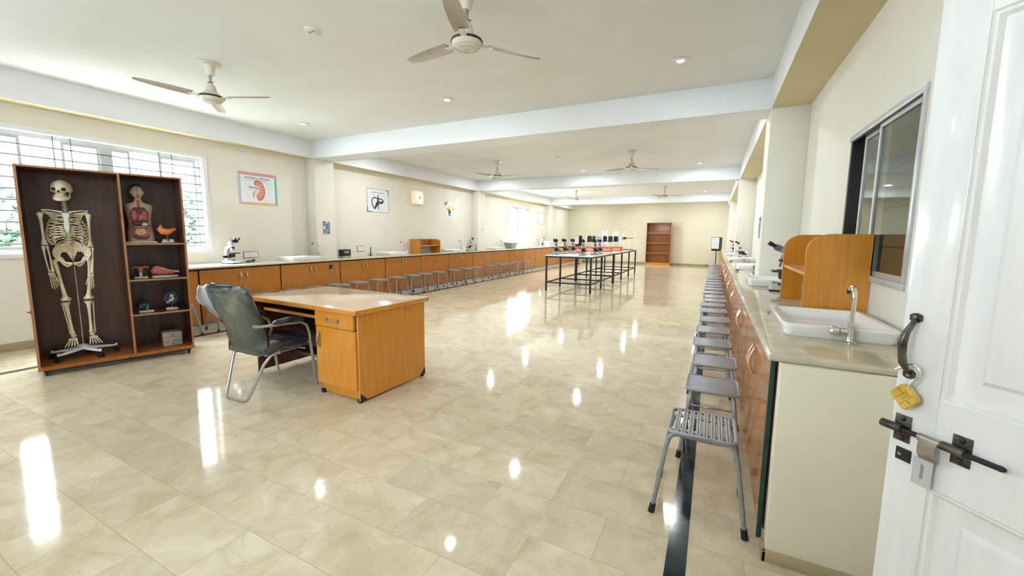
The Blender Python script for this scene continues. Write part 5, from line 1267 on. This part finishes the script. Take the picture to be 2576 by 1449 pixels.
# local: x from hinge (0) to latch (LW); face seen by the camera is +y (towards the room side left of dv)
nrm = Vector((-dv.y, dv.x, 0)); side_s = 1 if nrm.dot(Vector((0,0,0))-LP) > 0 else -1
HD, TD = 2.10, .036
def dbox(b, x0, x1, z0, z1, y0, y1, bev=0): b.box((x0, side_s*y0, z0), (x1, side_s*y1, z1), bev)
st_, top_, l0, l1, bot = .088, 1.865, .80, 1.015, .24
b = MB()
dbox(b, 0, LW, 0, HD, -TD, -.012)
b2 = MB(); dbox(b2, LW-st_, LW, 0, HD, -.012, 0, .002); dbox(b2, 0, st_, 0, HD, -.012, 0, .002)
dbox(b2, st_, LW-st_, top_, HD, -.012, 0); dbox(b2, st_, LW-st_, l0, l1, -.012, 0); dbox(b2, st_, LW-st_, 0, bot, -.012, 0)
obj('door_slab', b, M_door, DR_); obj('stiles_and_rails', b2, M_door, DR_)
for z0, z1 in ((l1, top_), (bot, l0)):
    x0, x1 = st_, LW-st_
    def fr_(i, y): return [(x0+i, side_s*y, z0+i), (x1-i, side_s*y, z0+i), (x1-i, side_s*y, z1-i), (x0+i, side_s*y, z1-i)]
    b = MB(); b.rings([fr_(0,-.001), fr_(.004,-.004), fr_(.010,-.003), fr_(.018,-.010), fr_(.024,-.0115), fr_(.060,-.0115), fr_(.070,-.003), fr_(.073,-.0022)], cap0=False)
    obj('panel', b, M_door, DR_, sharp=25)
    for xg in (.30, .62):
        pass
def D(s, z, y=0): return (LW - s, side_s*y, z)   # s measured from the latch edge
# bow handle
b = MB(); hz0, hz1, hs = 1.062, 1.195, .026
pts = [D(hs, hz1, .004), D(hs+.002, hz1-.010, .016), D(hs, hz1-.03, .030), D(hs-.002, (hz0+hz1)/2+.012, .036), D(hs, (hz0+hz1)/2-.015, .036), D(hs, hz0+.028, .030), D(hs, hz0+.010, .016), D(hs, hz0, .004)]
b.tube(pts, .007, 10, rs=[.006,.006,.0075,.0098,.0085,.0090,.006,.006])
for z, s_ in ((hz1+.004, 1), (hz0-.004, -1)):
    b.rings([[D(hs+.014*math.cos(2*PI*k/12)*(1 if k % 2 else .85), z+.012*math.sin(2*PI*k/12), y) for k in range(12)] for y in (0, .005)])
hh = obj('pull_handle', b, M_dsteel, DR_, sharp=50)
b = MB()
for z in (hz1+.006, hz0-.006): b.cyl(D(hs, z, .005), D(hs, z, .008), .004, n=10)
obj('screw', b, M_steel, hh)
# sliding bolt with hasp
bz = .918
bb = MB(); bb.cyl(D(-.008, bz, .013), D(.202, bz, .013), .0062, n=14); bb.ell(D(.205, bz, .013), (.010,.0066,.0066), 10, 6); bo = obj('bolt_rod', bb, M_blackm, DR_)
bb = MB(); bb.cyl(D(.066, bz, .013), D(.108, bz, .013), .0092, n=16); obj('bolt_sleeve', bb, M_steel, bo)
for s_ in (.026, .138):
    bb = MB(); x0, x1 = s_-.017, s_+.017
    bb.box(D(x0, bz-.034, 0), D(x1, bz+.034, .003), .0008)
    k = obj('bolt_bracket', bb, M_dsteel, DR_)
    bb = MB(); xa, xb = (x0-.022, x1-.012) if s_ < .1 else (x0-.012, x1-.006)
    bb.rings([[D(x, bz+.0100*math.cos(t_), .0115+.0112*math.sin(t_)) for t_ in [2*PI*i/14 for i in range(14)]] for x in (xa, xb)]); obj('bracket_barrel', bb, M_dsteel, k, sharp=50)
    bb = MB()
    for z in (bz-.024, bz+.025): bb.ell(D(s_, z, .003), (.0065,.004,.0065), 12, 6)
    obj('rivet', bb, M_black, k)
# hasp plate hanging from the sleeve: bent strip with a slot
def strip(pts, w0, w1):
    rs = []
    for i, (z, y) in enumerate(pts):
        rs.append([D(w0, z, y), D(w1, z, y), D(w1, z, y+.0022), D(w0, z, y+.0022)])
    return rs
bb = MB(); bb.rings(strip([(bz+.002,.021),(bz-.012,.024),(bz-.034,.024),(bz-.050,.013)], .072, .106)); hp = obj('hasp_arm', bb, M_steel, bo)
bb = MB(); Wp = (.062,.100)
def slotplate():
    zt, zb_, y = bz-.050, bz-.118, .012; a0, a1 = Wp; s0, s1 = .0775, .0845; sz0, sz1 = bz-.100, bz-.064
    for (x0, x1, z0, z1) in ((a0, s0, zb_, zt), (s1, a1, zb_, zt), (s0, s1, sz1, zt), (s0, s1, zb_, sz0)): bb.box(D(x0, z0, y), D(x1, z1, y+.0022))
slotplate(); obj('hasp_plate', bb, M_alu, bo)
bb = MB(); bb.box(D(.018, bz-.082, 0), D(.050, bz-.050, .003), .0008); kk = obj('staple_plate', bb, M_black, DR_)
bb = MB(); bb.cyl(D(.028, bz-.066, .003), D(.028, bz-.066, .006), .004, n=10); obj('rivet', bb, M_steel, kk)
# hinges on the wall side
for z in (.25, 1.05, 1.85):
    bb = MB(); bb.cyl((-.004, side_s*-.01, z-.05), (-.004, side_s*-.01, z+.05), .007, n=12); obj('hinge', bb, M_steel, DR_)
# frame of the doorway in the right wall
b = MB(); b.box((XR-.02, .80, 0), (XR+.2, .855, 2.2)); b.box((XR-.02, -.42, 2.15), (XR+.2, .80, 2.2)); b.box((XR-.02, -.47, 0), (XR+.2, -.42, 2.2)); struct('door_frame', b, M_door, 'white door frame in the right wall', 'door frame')
# open padlock hooked through the lower end of the handle; built in the leaf's own axes
Mdoor = Matrix.Translation((hinge.x, hinge.y, .012)) @ Matrix.Rotation(ang, 4, 'Z')
pc = Vector(D(.034, 1.006, 0))
PL = bpy.data.objects.new('padlock', None); COL.objects.link(PL); PL.matrix_world = Mdoor @ Matrix.Translation(pc)
tag(PL, 'open brass padlock hanging from the dark pull handle of the white door', 'padlock')
def Q(s, z, y): return Vector(D(s, z-.012, y)) - pc
cL, cT, cR, cB = (.0044,1.0188), (.0308,1.0514), (.0645,1.0175), (.0385,.9824)
def mixp(p, q, t): return (p[0]+(q[0]-p[0])*t, p[1]+(q[1]-p[1])*t)
poly = []
for p, q in ((cL,cT),(cT,cR),(cR,cB),(cB,cL)): poly += [mixp(p,q,.12), mixp(p,q,.88)]
b = MB(); b.prism(poly, lambda p,q: Q(p,q,.010), lambda p,q: Q(p,q,.029))
bmesh.ops.bevel(b.bm, geom=list(b.bm.edges), offset=.0013, segments=2, affect='EDGES'); pb_ = obj('padlock_body', b, M_brass, PL)
b = MB(); shp = [(.0370,1.0400),(.0448,1.0560),(.0535,1.0700),(.0567,1.0830),(.0535,1.0940),(.0450,1.1000),(.0360,1.0985),(.0250,1.0900),(.0075,1.0770)]
b.tube([Q(p,q,.020) for p,q in shp], .0036, 10); obj('shackle', b, M_chrome, PL, sharp=60)
b = MB(); y = .0293
for t in (.36,.68): 
    p, q = mixp(cL,cB,t), mixp(cT,cR,t); b.tube([Q(*p,y), Q(*q,y)], .0004, 4)
b.tube([Q(.021,1.031,y), Q(.0245,1.037,y), Q(.028,1.031,y), Q(.036,1.026,y)], .0006, 5)
for i in range(3):
    p, q = mixp(cL,cB,.42+.08*i), mixp(cT,cR,.42+.08*i); b.tube([Q(*mixp(p,q,.35),y), Q(*mixp(p,q,.85),y)], .0005, 4)
obj('engraving', b, mat('engraved_brown', (.20,.13,.02), .5), pb_)
mp, mq = mixp(cL,cB,.82), mixp(cT,cR,.82); o1 = Q(*mixp(mp,mq,.55), y)
ex_ = (Q(*mq,y)-Q(*mp,y)).normalized(); ez_ = Vector((0,side_s,0)); ey_ = ez_.cross(ex_)
text_mesh('number', '1', .012, M_ink, pb_, Matrix.Translation(o1) @ Matrix((( ex_.x,ey_.x,ez_.x,0),(ex_.y,ey_.y,ez_.y,0),(ex_.z,ey_.z,ez_.z,0),(0,0,0,1))), .0003)
